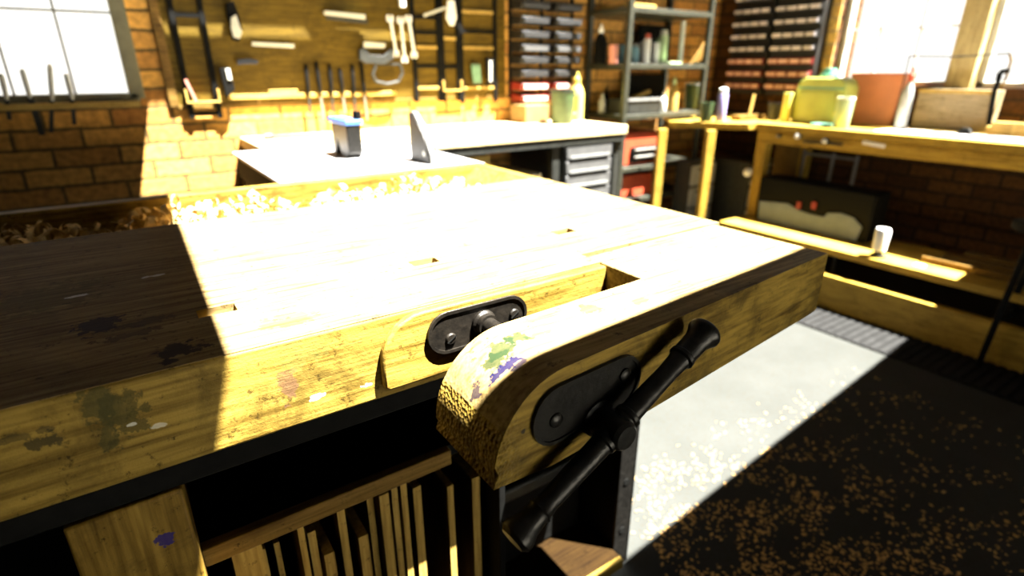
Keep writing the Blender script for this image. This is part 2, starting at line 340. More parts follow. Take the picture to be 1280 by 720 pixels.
M['brick_lit'] = brick('sunlit brick', 1, (.62,.42,.12), (.45,.28,.08), (.4,.3,.14))  # lit version of the right wall brick
struct(B().box((XR-.012, 2.047, rz0), (XR-.001, 2.20, ZC)), 'lit_brick_strip', M['brick_lit'], smooth=False)  # added strip whose paler brick imitates sunlight beside the window
# windows
def window(name, frame_boxes, pane, mat):
    o = struct(frame_boxes, name, mat, bevel=.003); p = pane.build('pane', M['glass'], o, smooth=False); return o
b = B(); yf = YB-.02
b.box((wx1-.035, yf, wz0), (wx1+.02, yf+.08, wz1)); b.box((wx0-.02, yf, wz0), (wx0+.03, yf+.08, wz1)); b.box((wx0, yf, wz0-.012), (wx1, yf+.08, wz0+.022)); b.box((wx0, yf, wz1-.03), (wx1, yf+.08, wz1))
for k in range(5): b.box((-.107-.192*k, yf+.03, wz0), (-.099-.192*k, yf+.045, wz1))
b.box((wx0, yf+.03, 1.402), (wx1, yf+.045, 1.410)); b.box((wx0, yf+.03, 1.704), (wx1, yf+.045, 1.712))
window('window_1', b, B().box((wx0, yf+.038, wz0), (wx1, yf+.042, wz1)), M['winframe'])
for i, (y0, y1) in enumerate(wins):
    b = B(); xf = XR+.06
    b.box((xf, y0, rz0), (xf+.06, y0+.03, ZC)); b.box((xf, y1-.03, rz0), (xf+.06, y1, ZC)); b.box((xf, y0, rz0), (xf+.06, y1, rz0+.03)); b.box((xf, y0, ZC-.03), (xf+.06, y1, ZC))
    n = 3 if i == 0 else 4
    for k in range(1, n): yy = y0+(y1-y0)*k/n; b.box((xf+.02, yy-.006, rz0), (xf+.04, yy+.006, ZC))
    for zz in (1.42, 1.74, 2.06, 2.38): b.box((xf+.02, y0, zz-.006), (xf+.04, y1, zz+.006))
    window('window_%d' % (i+2), b, B().box((xf+.028, y0, rz0), (xf+.032, y1, ZC)), M['ltgrey'])
# ------------------------------------------------------------------ the big workbench
HB = .93
bench = thing('workbench', 'big golden timber workbench with rounded vise arm across the foreground', 'workbench', WB)
XE, YT = .883, 1.19
# main slab, as slab cells so the dog holes are real holes
xs = [-1.6]; holes = []
for px, py in ((271, 388), (530, 327), (704, 289)):
    p = at(px, py, Z=HB); holes.append((p.x-.021, p.x+.021, p.y-.0125, p.y+.0125))
b = B()
bm = b.bm
def slab(x0, x1, y0, y1, z0, z1): b.box((x0, y0, z0), (x1, y1, z1))
hx = sorted(holes); ymin, ymax = min(h[2] for h in holes), max(h[3] for h in holes)
slab(-1.6, .900, ymax, YT, .86, HB); 
x = -1.6
for h in hx:
    slab(x, h[0], ymin, ymax, .86, HB)
    if h[2] > ymin: slab(h[0], h[1], ymin, h[2], .86, HB)
    if h[3] < ymax: slab(h[0], h[1], h[3], ymax, .86, HB)
    x = h[1]
slab(x, .900, ymin, ymax, .86, HB); slab(-1.6, .900, .625, ymin, .86, HB)
b.build('top_slab', M['bench_top'], bench, smooth=False)
for h in holes: B().box((h[0]+.001, h[2]+.001, .861), (h[1]-.001, h[3]-.001, .914)).build('dog_block', M['bench_front'], bench)
# front beam (grain of the front face); stops short of the end block
b = B(); b.box((-1.6, .578, .822), (.557, .6249, HB-.001))
b.build('front_beam', M['bench_front'], bench, bevel=.003)
B().box((-1.6, .5795, HB-.0009), (.557, .6249, HB)).build('front_edge_strip', M['bench_top'], bench)
# pad let into the beam
px0, px1, zt, zb = .203, .557, .928, .836
prof = [(px1, zb), (px1, zt), (px0+.055, zt)] + [(px0+.055-.055*math.sin(t), zt-.055+.055*math.cos(t)) for t in [math.pi/2*k/8 for k in range(1, 9)]] + [(px0, zb+.004), (px0+.006, zb)]
pad = B().prism([(x, .566, z) for x, z in prof], (0, .0115, 0)).build('vise_pad', M['pad'], bench, bevel=.003)
# the vise arm
fy = lambda x: .364+(x-.30)*.081
by = lambda x: .480+(x-.28)*.055
R_ = .088
prof = [(.56, HB), (.313, HB)] + [(.313-R_*math.sin(t), HB-R_+R_*math.cos(t)) for t in [math.pi/2*k/12 for k in range(1, 13)]]
def face(px, py, dy=0):
    Y_ = .40
    for _ in range(8): Y_ = fy(at(px, py, Y=Y_+dy).x)
    return at(px, py, Y=Y_+dy)
xl_, zt_ = .313-R_, HB-R_
fp = [face(*q) for q in ((606, 606), (617, 612), (690, 582), (800, 520), (900, 460), (1018, 390))]
prof += [(xl_+.001, fp[0].z+.012), (xl_+.005, fp[0].z+.002), (fp[1].x, fp[1].z-.001)]+[(p.x, p.z) for p in fp[2:5]]+[(.855, fp[5].z), (XE-.004, fp[5].z+.002), (XE, fp[5].z+.006), (XE, HB-.003), (XE-.003, HB)]
arm = B().loft([(x, fy(x), z) for x, z in prof], [(x, by(x), z) for x, z in prof]).build('vise_arm', M['arm'], bench, bevel=.0045, seg=3)
arm.data.materials.append(M['arm_top_lit'])
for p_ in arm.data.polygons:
    if p_.normal.z > .55: p_.material_index = 1  # lit copy of the wood on upward faces
B().hexa([(.558, by(.558)-.002, .822), (XE, by(XE)-.002, .842), (XE, .623, .842), (.558, .612, .822), (.558, by(.558)-.002, HB-.0005), (XE, by(XE)-.002, HB-.0005), (XE, .6235, HB-.0005), (.558, .612, HB-.0005)])  .build('end_block', M['arm_top_lit'], bench, bevel=.002)
def stadium(c, L, h, y, n=10, t=0, dy=0):
    """outline in the XZ plane, centre c, length L, height h, turned by t, y leaning by dy per metre of x"""
    r = h/2; pts = []
    for s in (1, -1):
        for k in range(n+1):
            a = -math.pi/2+math.pi*k/n
            u = s*(L/2-r) + s*r*math.cos(a); v = s*r*math.sin(a)
            x = c[0]+u*math.cos(t)-v*math.sin(t); z = c[1]+u*math.sin(t)+v*math.cos(t)
            pts.append((x, y+(x-c[0])*dy, z))
    return pts
def plate(parent, c, L, h, y, mat, t=0, dy=0, scr=()):
    b = B(); b.prism(stadium(c, L, h, y, t=t, dy=dy), (0, -.003, 0))
    pl = b.build('mounting_plate', mat, parent, bevel=.001)
    b = B(); A_ = stadium(c, L, h, y-.003, t=t, dy=dy); I_ = stadium(c, L-.008, h-.008, y-.003, t=t, dy=dy)
    e = Vector((0, -.002, 0)); n = len(A_)
    va = [b.bm.verts.new(Vector(p)+e) for p in A_]; vi = [b.bm.verts.new(Vector(p)+e) for p in I_]; vb = [b.bm.verts.new(p) for p in A_]; vj = [b.bm.verts.new(p) for p in I_]
    for i in range(n):
        j = (i+1) % n
        for q in ((va[i], va[j], vi[j], vi[i]), (va[i], vb[i], vb[j], va[j]), (vi[i], vi[j], vj[j], vj[i])): b.bm.faces.new(q)
    return pl, b
c_in = at(600, 405, Y=.562); inl, inr = at(541, 436, Y=.562), at(659, 385, Y=.562)
pl, rim = plate(bench, (c_in.x, c_in.z), .148, .056, .566, M['iron_lit'], t=.0)
rim.build('rim', M['iron_lit'], pl)
for px, py in ((565, 424), (644, 393)):
    s = at(px, py, Y=.56)
    b = B().rev((s.x, .563, s.z), (s.x, .5, s.z), [(0, .0075), (.0015, .0075), (.003, .006), (.0034, 0)])
    b.build('screw_head', M['iron_lit'], pl); 
    B().bar((s.x-.006, .5594, s.z-.004), (s.x+.006, .5594, s.z+.004), .0016, .0012).build('screw_slot', M['black'], pl)
sc_ = at(608, 405, Y=.555)
b = B().rev((sc_.x, .564, sc_.z), (sc_.x, .3, sc_.z), [(0, .017), (.005, .017), (.008, .0145), (.016, .0145), (.016, .011), (.1, .011)])
b.build('vise_screw', M['iron_lit'], bench)
# outer plate
qs = [face(*q) for q in ((663, 532), (797, 466), (722, 470), (745, 533))]
c_o = (qs[0]+qs[1])/2; fyo = fy(c_o.x); tt_ = math.atan2(qs[1].z-qs[0].z, qs[1].x-qs[0].x)*.5
hh_ = abs(((qs[2]-c_o).z-(qs[2]-c_o).x*math.tan(tt_))-((qs[3]-c_o).z-(qs[3]-c_o).x*math.tan(tt_)))
print('plate', c_o, (qs[1]-qs[0]).length, hh_, math.degrees(tt_))
pl, rim = plate(arm, (c_o.x, c_o.z), (qs[1]-qs[0]).length, .066, fyo, M['iron'], t=tt_, dy=.081)
pl.name = 'face_plate'; rim.build('face_plate_rim', M['iron'], arm)
for px, py in ((692, 523), (778, 467)):
    s = face(px, py); yy = fy(s.x)
    B().rev((s.x, yy-.002, s.z), (s.x, 0, s.z), [(0, .008), (.003, .008), (.005, .0055), (.0055, 0)]).build('face_plate_screw', M['iron'], arm)
hub = at(768, 537, Y=.340)
b = B().rev((hub.x, fyo, hub.z), (hub.x, 0, hub.z), [(0, .021), (.005, .021), (.007, .0165), (.042, .0165), (.046, .013), (.0465, 0)])
b.build('screw_hub', M['iron'], bench)
# tommy bar
YH = .340
h0, h1 = at(884, 412, Y=YH+.012), at(640, 676, Y=YH-.012)
L = (h1-h0).length; k = L/.312
b = B(); r = .0135
pf = [(0, 0), (0, .013), (.001, .0175), (.004, .0195), (.009, .0195), (.014, .0165), (.022, .0140), (.045, .0135), (.047, .0150), (.051, .0150), (.053, .0125), (.060, .0115), (.075, .0108), (.140, .0118), (.142, .0145), (.146, .0145), (.148, .0125), (.178, .0125), (.180, .0140), (.184, .0140), (.186, .0120), (.262, .0105), (.272, .0115), (.275, .0135), (.278, .0120), (.292, .0135), (.302, .0175), (.308, .0175), (.312, .013), (.312, 0)]
b.rev(h0, h1, [(t*k, q) for t, q in pf], 32).build('vise_handle', M['iron'], bench)
# tray behind the slab
zb_ = .868
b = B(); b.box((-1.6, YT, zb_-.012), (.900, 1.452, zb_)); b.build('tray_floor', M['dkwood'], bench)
b = B(); b.box((-1.6, 1.452, .80), (.90, 1.488, HB+.002)); b.build('tray_back', M['bench_front'], bench, bevel=.002)
b = B(); b.box((.868, YT+.001, zb_), (.90, 1.4515, HB)); b.build('tray_end', M['bench_front'], bench, bevel=.002)
B().prism([(.868, YT+.001, zb_), (.868, YT+.001, HB-.002), (.79, YT+.001, zb_)], (0, .26, 0)).build('tray_ramp', M['bench_front'], bench)
# apron rail, legs, cupboard closed in by added dark panels
B().box((-1.6, .592, .787), (.50, .618, .822)).build('apron_rail', M['black'], bench, bevel=.002)
B().hexa([(-.122, .586, 0), (-.020, .586, 0), (-.020, .68, 0), (-.122, .68, 0), (-.122, .586, .787), (-.020, .586, .787), (-.020, .68, .787), (-.122, .68, .787)]).build('leg', M['leg'], bench, bevel=.003)
B().box((-1.5, .60, 0), (-1.4, .69, .787)).build('leg', M['leg'], bench, bevel=.003)
B().box((-1.5, 1.38, 0), (-1.4, 1.45, .80)).build('leg', M['leg'], bench, bevel=.003)
b = B(); b.box((.818, .742, 0), (.872, .748, .858)); b.box((.866, .742, 0), (.872, .800, .858))
ml = b.build('metal_leg', M['iron'], bench, bevel=.001); ml['label'] = 'black angle iron leg with bolt holes'
for zz in (.12, .27, .42, .57, .70): B().cyl((.842, .7425, zz), (.842, .7395, zz), .009).build('bolt', M['black'], ml)
B().box((.834, 1.36, 0), (.870, 1.44, .858)).build('metal_leg', M['iron'], bench, bevel=.001)
B().box((-.02, .72, .045), (.817, 1.44, .068)).build('base_shelf', M['shelf_shade'], bench)  # shade painted into the shelf; its edge strip keeps the golden wood
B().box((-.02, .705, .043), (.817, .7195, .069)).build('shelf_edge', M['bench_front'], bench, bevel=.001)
B().box((.822, .7485, .02), (.832, 1.40, .858)).build('shade_side_panel', M['black'], bench)  # added to hide the lit floor; black stands for shade
B().box((-1.4, 1.40, .07), (.834, 1.42, .86)).build('shade_back_panel', M['black'], bench, bevel=.001)  # added to close the cupboard so it stays dark
B().box((.425, .66, .068), (.437, 1.40, .80)).build('divider', M['black'], bench, bevel=.001)  # black to darken the recess beside the sheets
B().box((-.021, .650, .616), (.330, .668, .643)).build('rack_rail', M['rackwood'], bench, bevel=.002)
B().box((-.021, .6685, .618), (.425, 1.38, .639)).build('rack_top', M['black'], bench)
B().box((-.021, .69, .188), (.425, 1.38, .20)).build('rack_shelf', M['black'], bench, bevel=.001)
B().box((-.04, .68, .068), (-.022, 1.40, .80)).build('shade_side_panel', M['black'], bench, bevel=.001)  # added to keep light out of the cupboard
# plywood offcuts on edge in the rack
offs = [(287,686,.030,.70),(322,690,.008,.715),(342,680,.006,.73),(371,660,.007,.70),(384,667,.009,.705),(405,695,.012,.69),(420,634,.009,.70),(448,673,.012,.69),(458,622,.008,.72),(474,621,.012,.70),(488,604,.008,.705),(500,604,.008,.70),(516,611,.011,.70),(559,609,.009,.70),(590,599,.012,.70)]
shelf_z = .20
for i, (px, py, t, y) in enumerate(offs):
    p = at(px, py, Y=y); z = min(p.z, .612); x = p.x; t *= 1.3; y1 = 1.25-.05*(i % 4); rise = (.0, .004, .0, .012)[i % 4]; z2 = min(.614, z+rise)
    b = B(); b.prism([(x, y, shelf_z), (x, y, z), (x, y1, z2), (x, y1, shelf_z)], (t, 0, 0))
    lab = 'thin plywood offcut standing on edge in the rack under the workbench'; sp = i in (0, 5, 7, 13, 14)
    if i == 0: lab = 'widest plywood piece, leftmost in the rack under the workbench'
    if i == 5: lab = 'shortest plywood piece in the rack, its top well below the rail'
    if i == 7: lab = 'short plywood piece near the middle of the rack with its top edge showing'
    if i == 13: lab = 'board standing apart in the rack, just left of the brightest edge'
    if i == 14: lab = 'bright-edged board, rightmost in the rack directly below the vise arm'
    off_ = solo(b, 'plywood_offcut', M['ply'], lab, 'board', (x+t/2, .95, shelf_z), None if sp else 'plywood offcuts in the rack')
    off_.data.materials.append(M['ply_shade'])
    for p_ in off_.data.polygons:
        if abs(p_.normal.x) > .7: p_.material_index = 1  # sides coloured dark as if unlit
# dark tool case to the right, on the base shelf
tcz = .068
t = thing('tool_case', 'dark metal tool case in the shade under the workbench beside the metal leg', 'tool case', (.61, 1.03, tcz))
ztc = at(648, 608, Y=.85).z
B().box((.45, .86, tcz), (.805, 1.30, ztc-.035)).build('body', M['black'], t, bevel=.008)
B().box((.445, .85, ztc-.035), (.81, 1.31, ztc)).build('lid', M['dkmetal'], t, bevel=.006)
B().tube([(.56, 1.0, ztc-.003), (.56, 1.0, ztc+.03), (.68, 1.0, ztc+.03), (.68, 1.0, ztc-.003)], .007).build('handle', M['black'], t)
# shavings in the tray (stuff)
def curl(b, c, r, wd, turns, seed):
    rnd = random.Random(seed); rot = Euler((rnd.uniform(0, 6.3), rnd.uniform(0, 6.3), rnd.uniform(0, 6.3))).to_matrix()
    n = int(10*turns)+3; prev = None
    for k in range(n):
        a = 2*math.pi*turns*k/n; rr = r*(1-.35*k/n)
        p0 = Vector((rr*math.cos(a), -wd/2, rr*math.sin(a))); p1 = Vector((rr*math.cos(a)+wd*.2, wd/2, rr*math.sin(a)))
        q = [b.bm.verts.new(Vector(c)+rot@p0), b.bm.verts.new(Vector(c)+rot@p1)]
        if prev: b.bm.faces.new([prev[0], prev[1], q[1], q[0]])
        prev = q
b = B()
for i in range(1500):
    x = random.uniform(-.9, .78); y = random.uniform(YT+.03, 1.43)
    dens = .5+.5*math.sin(x*13)+.3*math.sin(x*31+1)
    if random.random() > .45+.4*dens: continue
    r = random.uniform(.007, .021)
    curl(b, (x, y, zb_+r*.8+random.uniform(0, .022)*(1+dens)), r, random.uniform(.005, .014), random.uniform(.5, 1.3), i)
solo(b, 'wood_shavings', M['shaving'], 'curled pale wood shavings lying in the tray along the back of the workbench', 'shavings', (0, 1.3, zb_), smooth=False)['kind'] = 'stuff'
# sawdust on the floor (stuff)
b = B()
for i in range(8500):
    if i % 5: x = .95+abs(random.gauss(0, .42)); y = random.gauss(.30, .38)
    else: x = random.uniform(.8, 2.4); y = random.uniform(-.6, .95)
    if math.sin(x*23+2*math.sin(y*17))+math.sin(y*29+x*11) < random.uniform(-1.6, .9): continue
    if .80 < x < .9 and .70 < y < .82: continue
    if y > 1.0 or x < .3 or (x < .86 and y > .70): continue
    s = random.uniform(.0025, .0085); a = random.uniform(0, 6.3); c_, s_ = math.cos(a)*s, math.sin(a)*s
    h = random.uniform(.001, .004)
    b.poly([(x-c_, y-s_, .0008), (x+s_*.6, y-c_*.6, .0012+h*.5), (x+c_, y+s_, h+.001), (x-s_*.6, y+c_*.6, .001+h*.3)])
solo(b, 'sawdust', M['sawdust'], 'brown sawdust flakes scattered over the floor in the foreground', 'sawdust', (1.2, .3, 0), smooth=False)['kind'] = 'stuff'
# ------------------------------------------------------------------ saw table and back bench
ZS = .915
tsl = at(290, 190, Z=ZS); tx0, ty1 = tsl.x, tsl.y; tx1 = at(560, 192, Z=ZS).x
t = thing('table_saw', 'grey steel table saw standing behind the workbench tray', 'table saw', ((tx0+tx1)/2, 1.95, 0))
B().box((tx0, 1.56, ZS-.012), (tx1, ty1, ZS)).build('table_top', M['sawtop'], t, bevel=.003)
B().box((tx0+.01, 1.57, ZS-.09), (tx1-.01, ty1-.01, ZS-.0125)).build('table_skirt', M['black'], t, bevel=.003)
b = B().hexa([(tx0+.06, 1.64, .03), (tx1-.06, 1.64, .03), (tx1-.06, ty1-.07, .03), (tx0+.06, ty1-.07, .03), (tx0+.02, 1.6, ZS-.09), (tx1-.02, 1.6, ZS-.09), (tx1-.02, ty1-.03, ZS-.09), (tx0+.02, ty1-.03, ZS-.09)])
b.build('cabinet', M['black'], t, bevel=.005); B().box((tx0+.04, 1.62, 0), (tx1-.04, ty1-.05, .03)).build('base', M['black'], t)
# fence
n0 = at(437, 199, Z=ZS); n1 = at(404, 193, Z=ZS); fh = at(438, 152, Y=n0.y).z; fx = n0.x
t = thing('saw_fence', 'dark fence block with a light blue top standing on the saw table', 'saw fence', (fx+.03, (n0.y+n1.y)/2, ZS))
ln = min(n1.y, ty1-.03)
b = B().prism([(fx, n0.y, ZS+.02), (fx, n0.y, fh-.012), (fx, ln, fh-.012), (fx, ln, ZS+.001), (fx, ln-.03, ZS+.001), (fx, ln-.05, ZS+.06), (fx, n0.y+.10, ZS+.045), (fx, n0.y+.07, ZS+.001), (fx, n0.y+.02, ZS+.001)], (.05, 0, 0))
b.build('body', M['iron'], t, bevel=.004)
B().box((fx-.004, n0.y-.004, fh-.012), (fx+.056, ln+.02, fh+.004)).build('top_cap', M['blue'], t, bevel=.003)
B().cyl((fx+.05, n0.y+.03, fh+.004), (fx+.05, n0.y+.03, fh+.03), .014).build('knob', M['black'], t)
# guard
g0 = at(524, 202, Z=ZS); g1 = at(545, 203, Z=ZS); gt = at(524, 141, Y=g0.y).z
gx = (g0.x+g1.x)/2-.02; ga, gb = g0.y+.06, g1.y-.03
t = thing('blade_guard', 'dark upright triangular blade guard with a pale sloping edge on the saw table', 'blade guard', (gx, (ga+gb)/2, ZS))
pts = [(ga, ZS), (gb, ZS), (gb+.005, ZS+.03), (gb+.04, gt-.06), (ga-.03, gt-.005), (ga-.01, gt), (ga, gt-.01)]
B().prism([(gx, y, z) for y, z in pts], (.008, 0, 0)).build('side_plate', M['iron'], t, bevel=.002)
B().prism([(gx+.022, y, z) for y, z in pts], (.008, 0, 0)).build('side_plate', M['iron'], t, bevel=.002)
b = B()
for (ya, za), (yb_, zb2) in zip(pts[1:], pts[2:-1]): b.bar((gx+.015, ya, za), (gx+.015, yb_, zb2), .014, .004, up=(0, .3, 1))
b.build('top_strip', M['grey'], t)  # paler than the sides so the sloping edge looks sunlit
p = at(530, 192, X=gx-.002); B().cyl((gx-.003, p.y, p.z), (gx, p.y, p.z), .009).build('bolt', M['steel'], t)
# back bench
bx0, bx1, by0 = .47, 2.385, 2.33; ZBB = .90
t = thing('side_bench', 'pale topped bench along the back brick wall below the pegboard', 'bench', (1.4, 2.6, 0))
B().box((bx0, by0, ZBB-.045), (bx1, YB-.003, ZBB)).build('worktop', M['bbench'], t, bevel=.003)
B().box((bx0+.02, by0+.008, ZBB-.085), (bx1-.02, by0+.05, ZBB-.045)).build('front_rail', M['dkmetal'], t, bevel=.002)
for x in (bx0+.05, 1.9, bx1-.04): B().box((x-.022, by0+.03, 0), (x+.022, by0+.07, ZBB-.085)).build('leg', M['dkmetal'], t, bevel=.002)
for x in (bx0+.05, bx1-.04): B().box((x-.022, YB-.08, 0), (x+.022, YB-.04, ZBB-.045)).build('leg', M['dkmetal'], t, bevel=.002)
B().box((bx0+.03, by0+.04, .62), (1.88, YB-.05, .64)).build('lower_shelf', M['shelfwood'], t, bevel=.002)
# drawer cabinet under it
cx0, cx1 = at(700, 200, Y=by0+.06).x, at(766, 200, Y=by0+.06).x
t = thing('drawer_cabinet', 'pale grey metal drawer cabinet under the right end of the back bench', 'cabinet', ((cx0+cx1)/2, by0+.3, 0))
B().box((cx0, by0+.0345, 0), (cx1-.05, YB-.08, ZBB-.09)).build('body', M['dkmetal'], t, bevel=.002)
for k in range(9):
    z1 = ZBB-.092-k*.078
    d = B().box((cx0+.008, by0+.012, z1-.066), (cx1-.058, by0+.034, z1)).build('drawer', M['dkgrey'], t, bevel=.004)
    B().box((cx0+.03, by0+.004, z1-.062), (cx1-.08, by0+.0125, z1-.050)).build('pull', M['grey'], d)
# on its lower shelf
p = at(600, 200, Y=2.5)
t = solo(B().box((1.55, 2.40, .64), (1.84, 2.75, .675)), 'plastic_tray', M['ltgrey'], 'flat light grey tray on the lower shelf of the back bench', 'tray', (1.7, 2.6, .64), bevel=.008)
solo(B().box((1.15, 2.38, .64), (1.50, 2.55, .80)), 'timber_block', M['shelfwood'], 'sunlit golden timber block under the back bench', 'timber', (1.3, 2.46, .64), bevel=.004)
# steel bar on the back bench
a, c_ = at(338, 171, Z=ZBB+.01), at(402, 168, Z=ZBB+.01)
b = B(); b.cyl(a, c_, .008); b.rev(a-Vector((.03,0,0)), a+Vector((.02,0,0)), [(0, .006), (.004, .016), (.03, .018), (.045, .012)])
solo(b, 'mallet', M['dkmetal'], 'thin dark mallet lying on the back bench left of the fence block', 'mallet', ((a.x+c_.x)/2, a.y, ZBB))
# ------------------------------------------------------------------ lathe bottles and cans
def vessel(name, label, cat, base, r, h, body, kind='bottle', cap=None, group=None):
    base = Vector(base); up = base+Vector((0, 0, 1)); t = thing(name, label, cat, base, group)
    if kind == 'bottle':
        B().rev(base, up, [(0, r*.9), (.004, r), (h*.55, r), (h*.68, r*.75), (h*.76, r*.38), (h*.80, r*.36)]).build('body', body, t)
        B().rev(base+Vector((0,0,h*.78)), up, [(0, r*.42), (h*.10, r*.42), (h*.12, r*.25), (h*.22, r*.12)]).build('nozzle', cap or body, t)
    elif kind == 'can':
        B().rev(base, up, [(0, r*.95), (.004, r), (h*.80, r), (h*.84, r*.85)]).build('body', body, t)
        B().rev(base+Vector((0,0,h*.84)), up, [(0, r*.8), (h*.13, r*.78), (h*.16, r*.6)]).build('cap', cap or body, t)
    elif kind == 'bucket':
        B().rev(base, up, [(0, r*.85), (.004, r*.88), (h, r), (h, r*.93), (h*.1, r*.8), (h*.1, 0)]).build('body', body, t)
        B().rev(base+Vector((0,0,h*.93)), up, [(0, r*1.03), (h*.06, r*1.03), (h*.06, r*.9), (0, r*.9)]).build('rim', cap or body, t)
    return t
def stand(px, py0, py1, s, wpx, X=None, Y=None):
    """base point, radius and height of an upright thing on the surface z=s, seen between two rows"""
    q = at(px, (py0+py1)/2, X=X, Y=Y); base = Vector((q.x, q.y, s)); tpt = at(px, py1, X=X, Y=Y)
    return base, wpx*mpp(q)/2, max(.03, tpt.z-s)
# bench things
base, r, h = stand(703, 148, 112, ZBB, 30, Y=2.62); t = vessel('mug', 'large green and grey mug with a handle on the back bench', 'mug', base, r, h, M['green'], 'bucket', M['dkmetal'])
B().tube([base+Vector(v) for v in ((r*.9, 0, h*.85), (r*1.6, 0, h*.8), (r*1.6, 0, h*.3), (r*.85, 0, h*.2))], .007).build('handle', M['dkmetal'], t)
base, r, h = stand(729, 145, 90, ZBB, 20, Y=2.75); vessel('squeeze_bottle', 'tall yellow squeeze bottle standing right of the mug', 'bottle', (min(base.x, 2.36), base.y, ZBB), r*.9, h, M['yellow'], 'bottle', M['yellow'])
q = at(665, 140, Y=2.8)
solo(B().box((q.x-.09, 2.74, ZBB), (q.x+.08, 2.90, ZBB+.10)), 'cardboard_box', M['card'], 'small brown cardboard box on the back bench left of the mug', 'box', (q.x, 2.82, ZBB), bevel=.003)
# ------------------------------------------------------------------ steel shelving in the corner
rx0, rx1, ry0, ry1 = 2.575, 3.33, 2.56, 2.93
t = thing('shelving_unit', 'grey steel shelving unit in the corner between the back wall and right wall', 'shelving', ((rx0+rx1)/2, 2.75, 0))
for x in (rx0, rx1-.032):
    for y in (ry0, ry1-.03): B().box((x, y, 0), (x+.032, y+.03, 2.2)).build('post', M['rackmetal'], t, bevel=.002)
rz = [.10, .40, .607, .93, 1.225, 1.53, 1.85]
for z in rz: B().box((rx0+.005, ry0+.003, z-.03), (rx1-.005, ry1-.003, z)).build('shelf', M['rackmetal'], t, bevel=.002)
def rk(px, Y=2.7): return at(px, 85, Y=Y).x
S2, S1, S3, SB = 1.225, .93, .607, .40
def rackv(px, y0, y1, z, wpx, Y, *a, **k):
    base, r, h = stand(px, y0, y1, z, wpx, Y=Y); return vessel(a[0], a[1], a[2], base, r, h, *a[3:], **k)
rackv(751, 76, 30, S2, 16, 2.80, 'jug', 'black jug with a pale spout on the upper corner shelf', 'jug', M['black'], 'bottle', M['white'])
rackv(767, 76, 56, S2, 12, 2.66, 'paint_tin', 'small pink tin on the upper corner shelf', 'tin', M['pink'], 'bucket')
rackv(780, 74, 56, S2, 12, 2.80, 'paint_tin', 'blue tin nearest the left post of the corner shelving', 'tin', M['cyan'], 'bucket')
rackv(793, 73, 54, S2, 12, 2.72, 'paint_tin', 'pale blue tin right of the left shelving post', 'tin', M['cyan'], 'can', M['grey'])
rackv(801, 74, 52, S2, 9, 2.85, 'spray_can', 'slim grey can left of the red-capped bottle on the corner shelf', 'can', M['grey'], 'can')
rackv(809, 75, 42, S2, 9, 2.68, 'glue_bottle', 'white bottle with a red cap on the upper corner shelf', 'bottle', M['white'], 'can', M['red'])
rackv(820, 74, 48, S2, 9, 2.72, 'glue_bottle', 'white bottle with a green cap between two taller bottles on the upper corner shelf', 'bottle', M['white'], 'can', M['green'])
rackv(829, 74, 37, S2, 11, 2.70, 'glue_bottle', 'tall pale bottle, rightmost of the bottles on the upper corner shelf', 'bottle', M['pgreen'], 'can', M['ltgrey'])
q = at(850, 74, Y=2.68); q1 = at(851, 26, Y=2.68)
solo(B().cyl((q.x, 2.68, S2), (q.x, 2.68, q1.z), .016), 'cardboard_tube', M['ltgrey'], 'pale upright tube standing on the upper corner shelf', 'tube', (q.x, 2.68, S2))
q = at(866, 76, Y=2.75)
solo(B().prism([(q.x-.05, 2.72, S2), (q.x+.03, 2.72, S2), (q.x+.14, 2.72, S2+.16), (q.x+.12, 2.72, S2+.19)], (0, .02, 0)), 'timber_offcut', M['dkwood'], 'dark timber offcut leaning at the right end of the upper corner shelf', 'timber', (q.x, 2.73, S2), bevel=.002)
q = at(840, 74, Y=2.64)
solo(B().box((q.x-.06, 2.60, S2), (q.x+.05, 2.64, S2+.012)), 'folding_rule', M['pgreen'], 'pale flat rule lying on the edge of the upper corner shelf', 'rule', (q.x, 2.62, S2), bevel=.001)
solo(B().box((at(878,75,Y=2.62).x-.04, 2.60, S2), (at(878,75,Y=2.62).x+.03, 2.66, S2+.018)), 'sanding_block', M['shelfwood'], 'small sanding block at the right end of the upper corner shelf', 'block', (at(878,75,Y=2.62).x, 2.62, S2), bevel=.002)
solo(B().box((2.98, 2.86, S2), (3.27, 2.885, S2+.24)), 'backing_board', M['black'], 'black board standing at the back of the upper corner shelf', 'board', (3.12, 2.87, S2), bevel=.002)
solo(B().box((2.88, 2.86, S1), (3.27, 2.885, S1+.23)), 'backing_board', M['black'], 'black board standing at the back of the middle corner shelf', 'board', (3.1, 2.87, S1), bevel=.002)
solo(B().box((rx0+.05, 2.62, 1.53), (2.85, 2.86, 1.555)), 'plank', M['shelfwood'], 'pale plank lying on the top visible shelf of the corner shelving', 'plank', (2.7, 2.7, 1.53), bevel=.002)
# middle shelf
t = thing('crate', 'grey crate on the middle corner shelf', 'crate', (2.77, 2.66, S1))
b = B(); b.box((2.63, 2.58, S1), (2.92, 2.76, S1+.006)); 
for a, c_ in (((2.63,2.58,S1),(2.92,2.588,S1+.09)), ((2.63,2.752,S1),(2.92,2.76,S1+.09)), ((2.63,2.58,S1),(2.638,2.76,S1+.09)), ((2.912,2.58,S1),(2.92,2.76,S1+.09))): b.box(a, c_)
b.build('body', M['dkmetal'], t, bevel=.002); B().box((2.625, 2.574, S1+.08), (2.925, 2.582, S1+.095)).build('rim', M['grey'], t)
solo(B().bar((2.72, 2.67, S1+.08), (2.90, 2.67, S1+.13), .03, .02), 'timber_offcut', M['shelfwood'], 'pale stick poking out of the grey crate', 'timber', (2.8, 2.67, S1+.09))
rackv(829, 133, 114, S1, 9, 2.62, 'glue_bottle', 'small white bottle right of the grey crate', 'bottle', M['white'], 'bottle', M['white'])
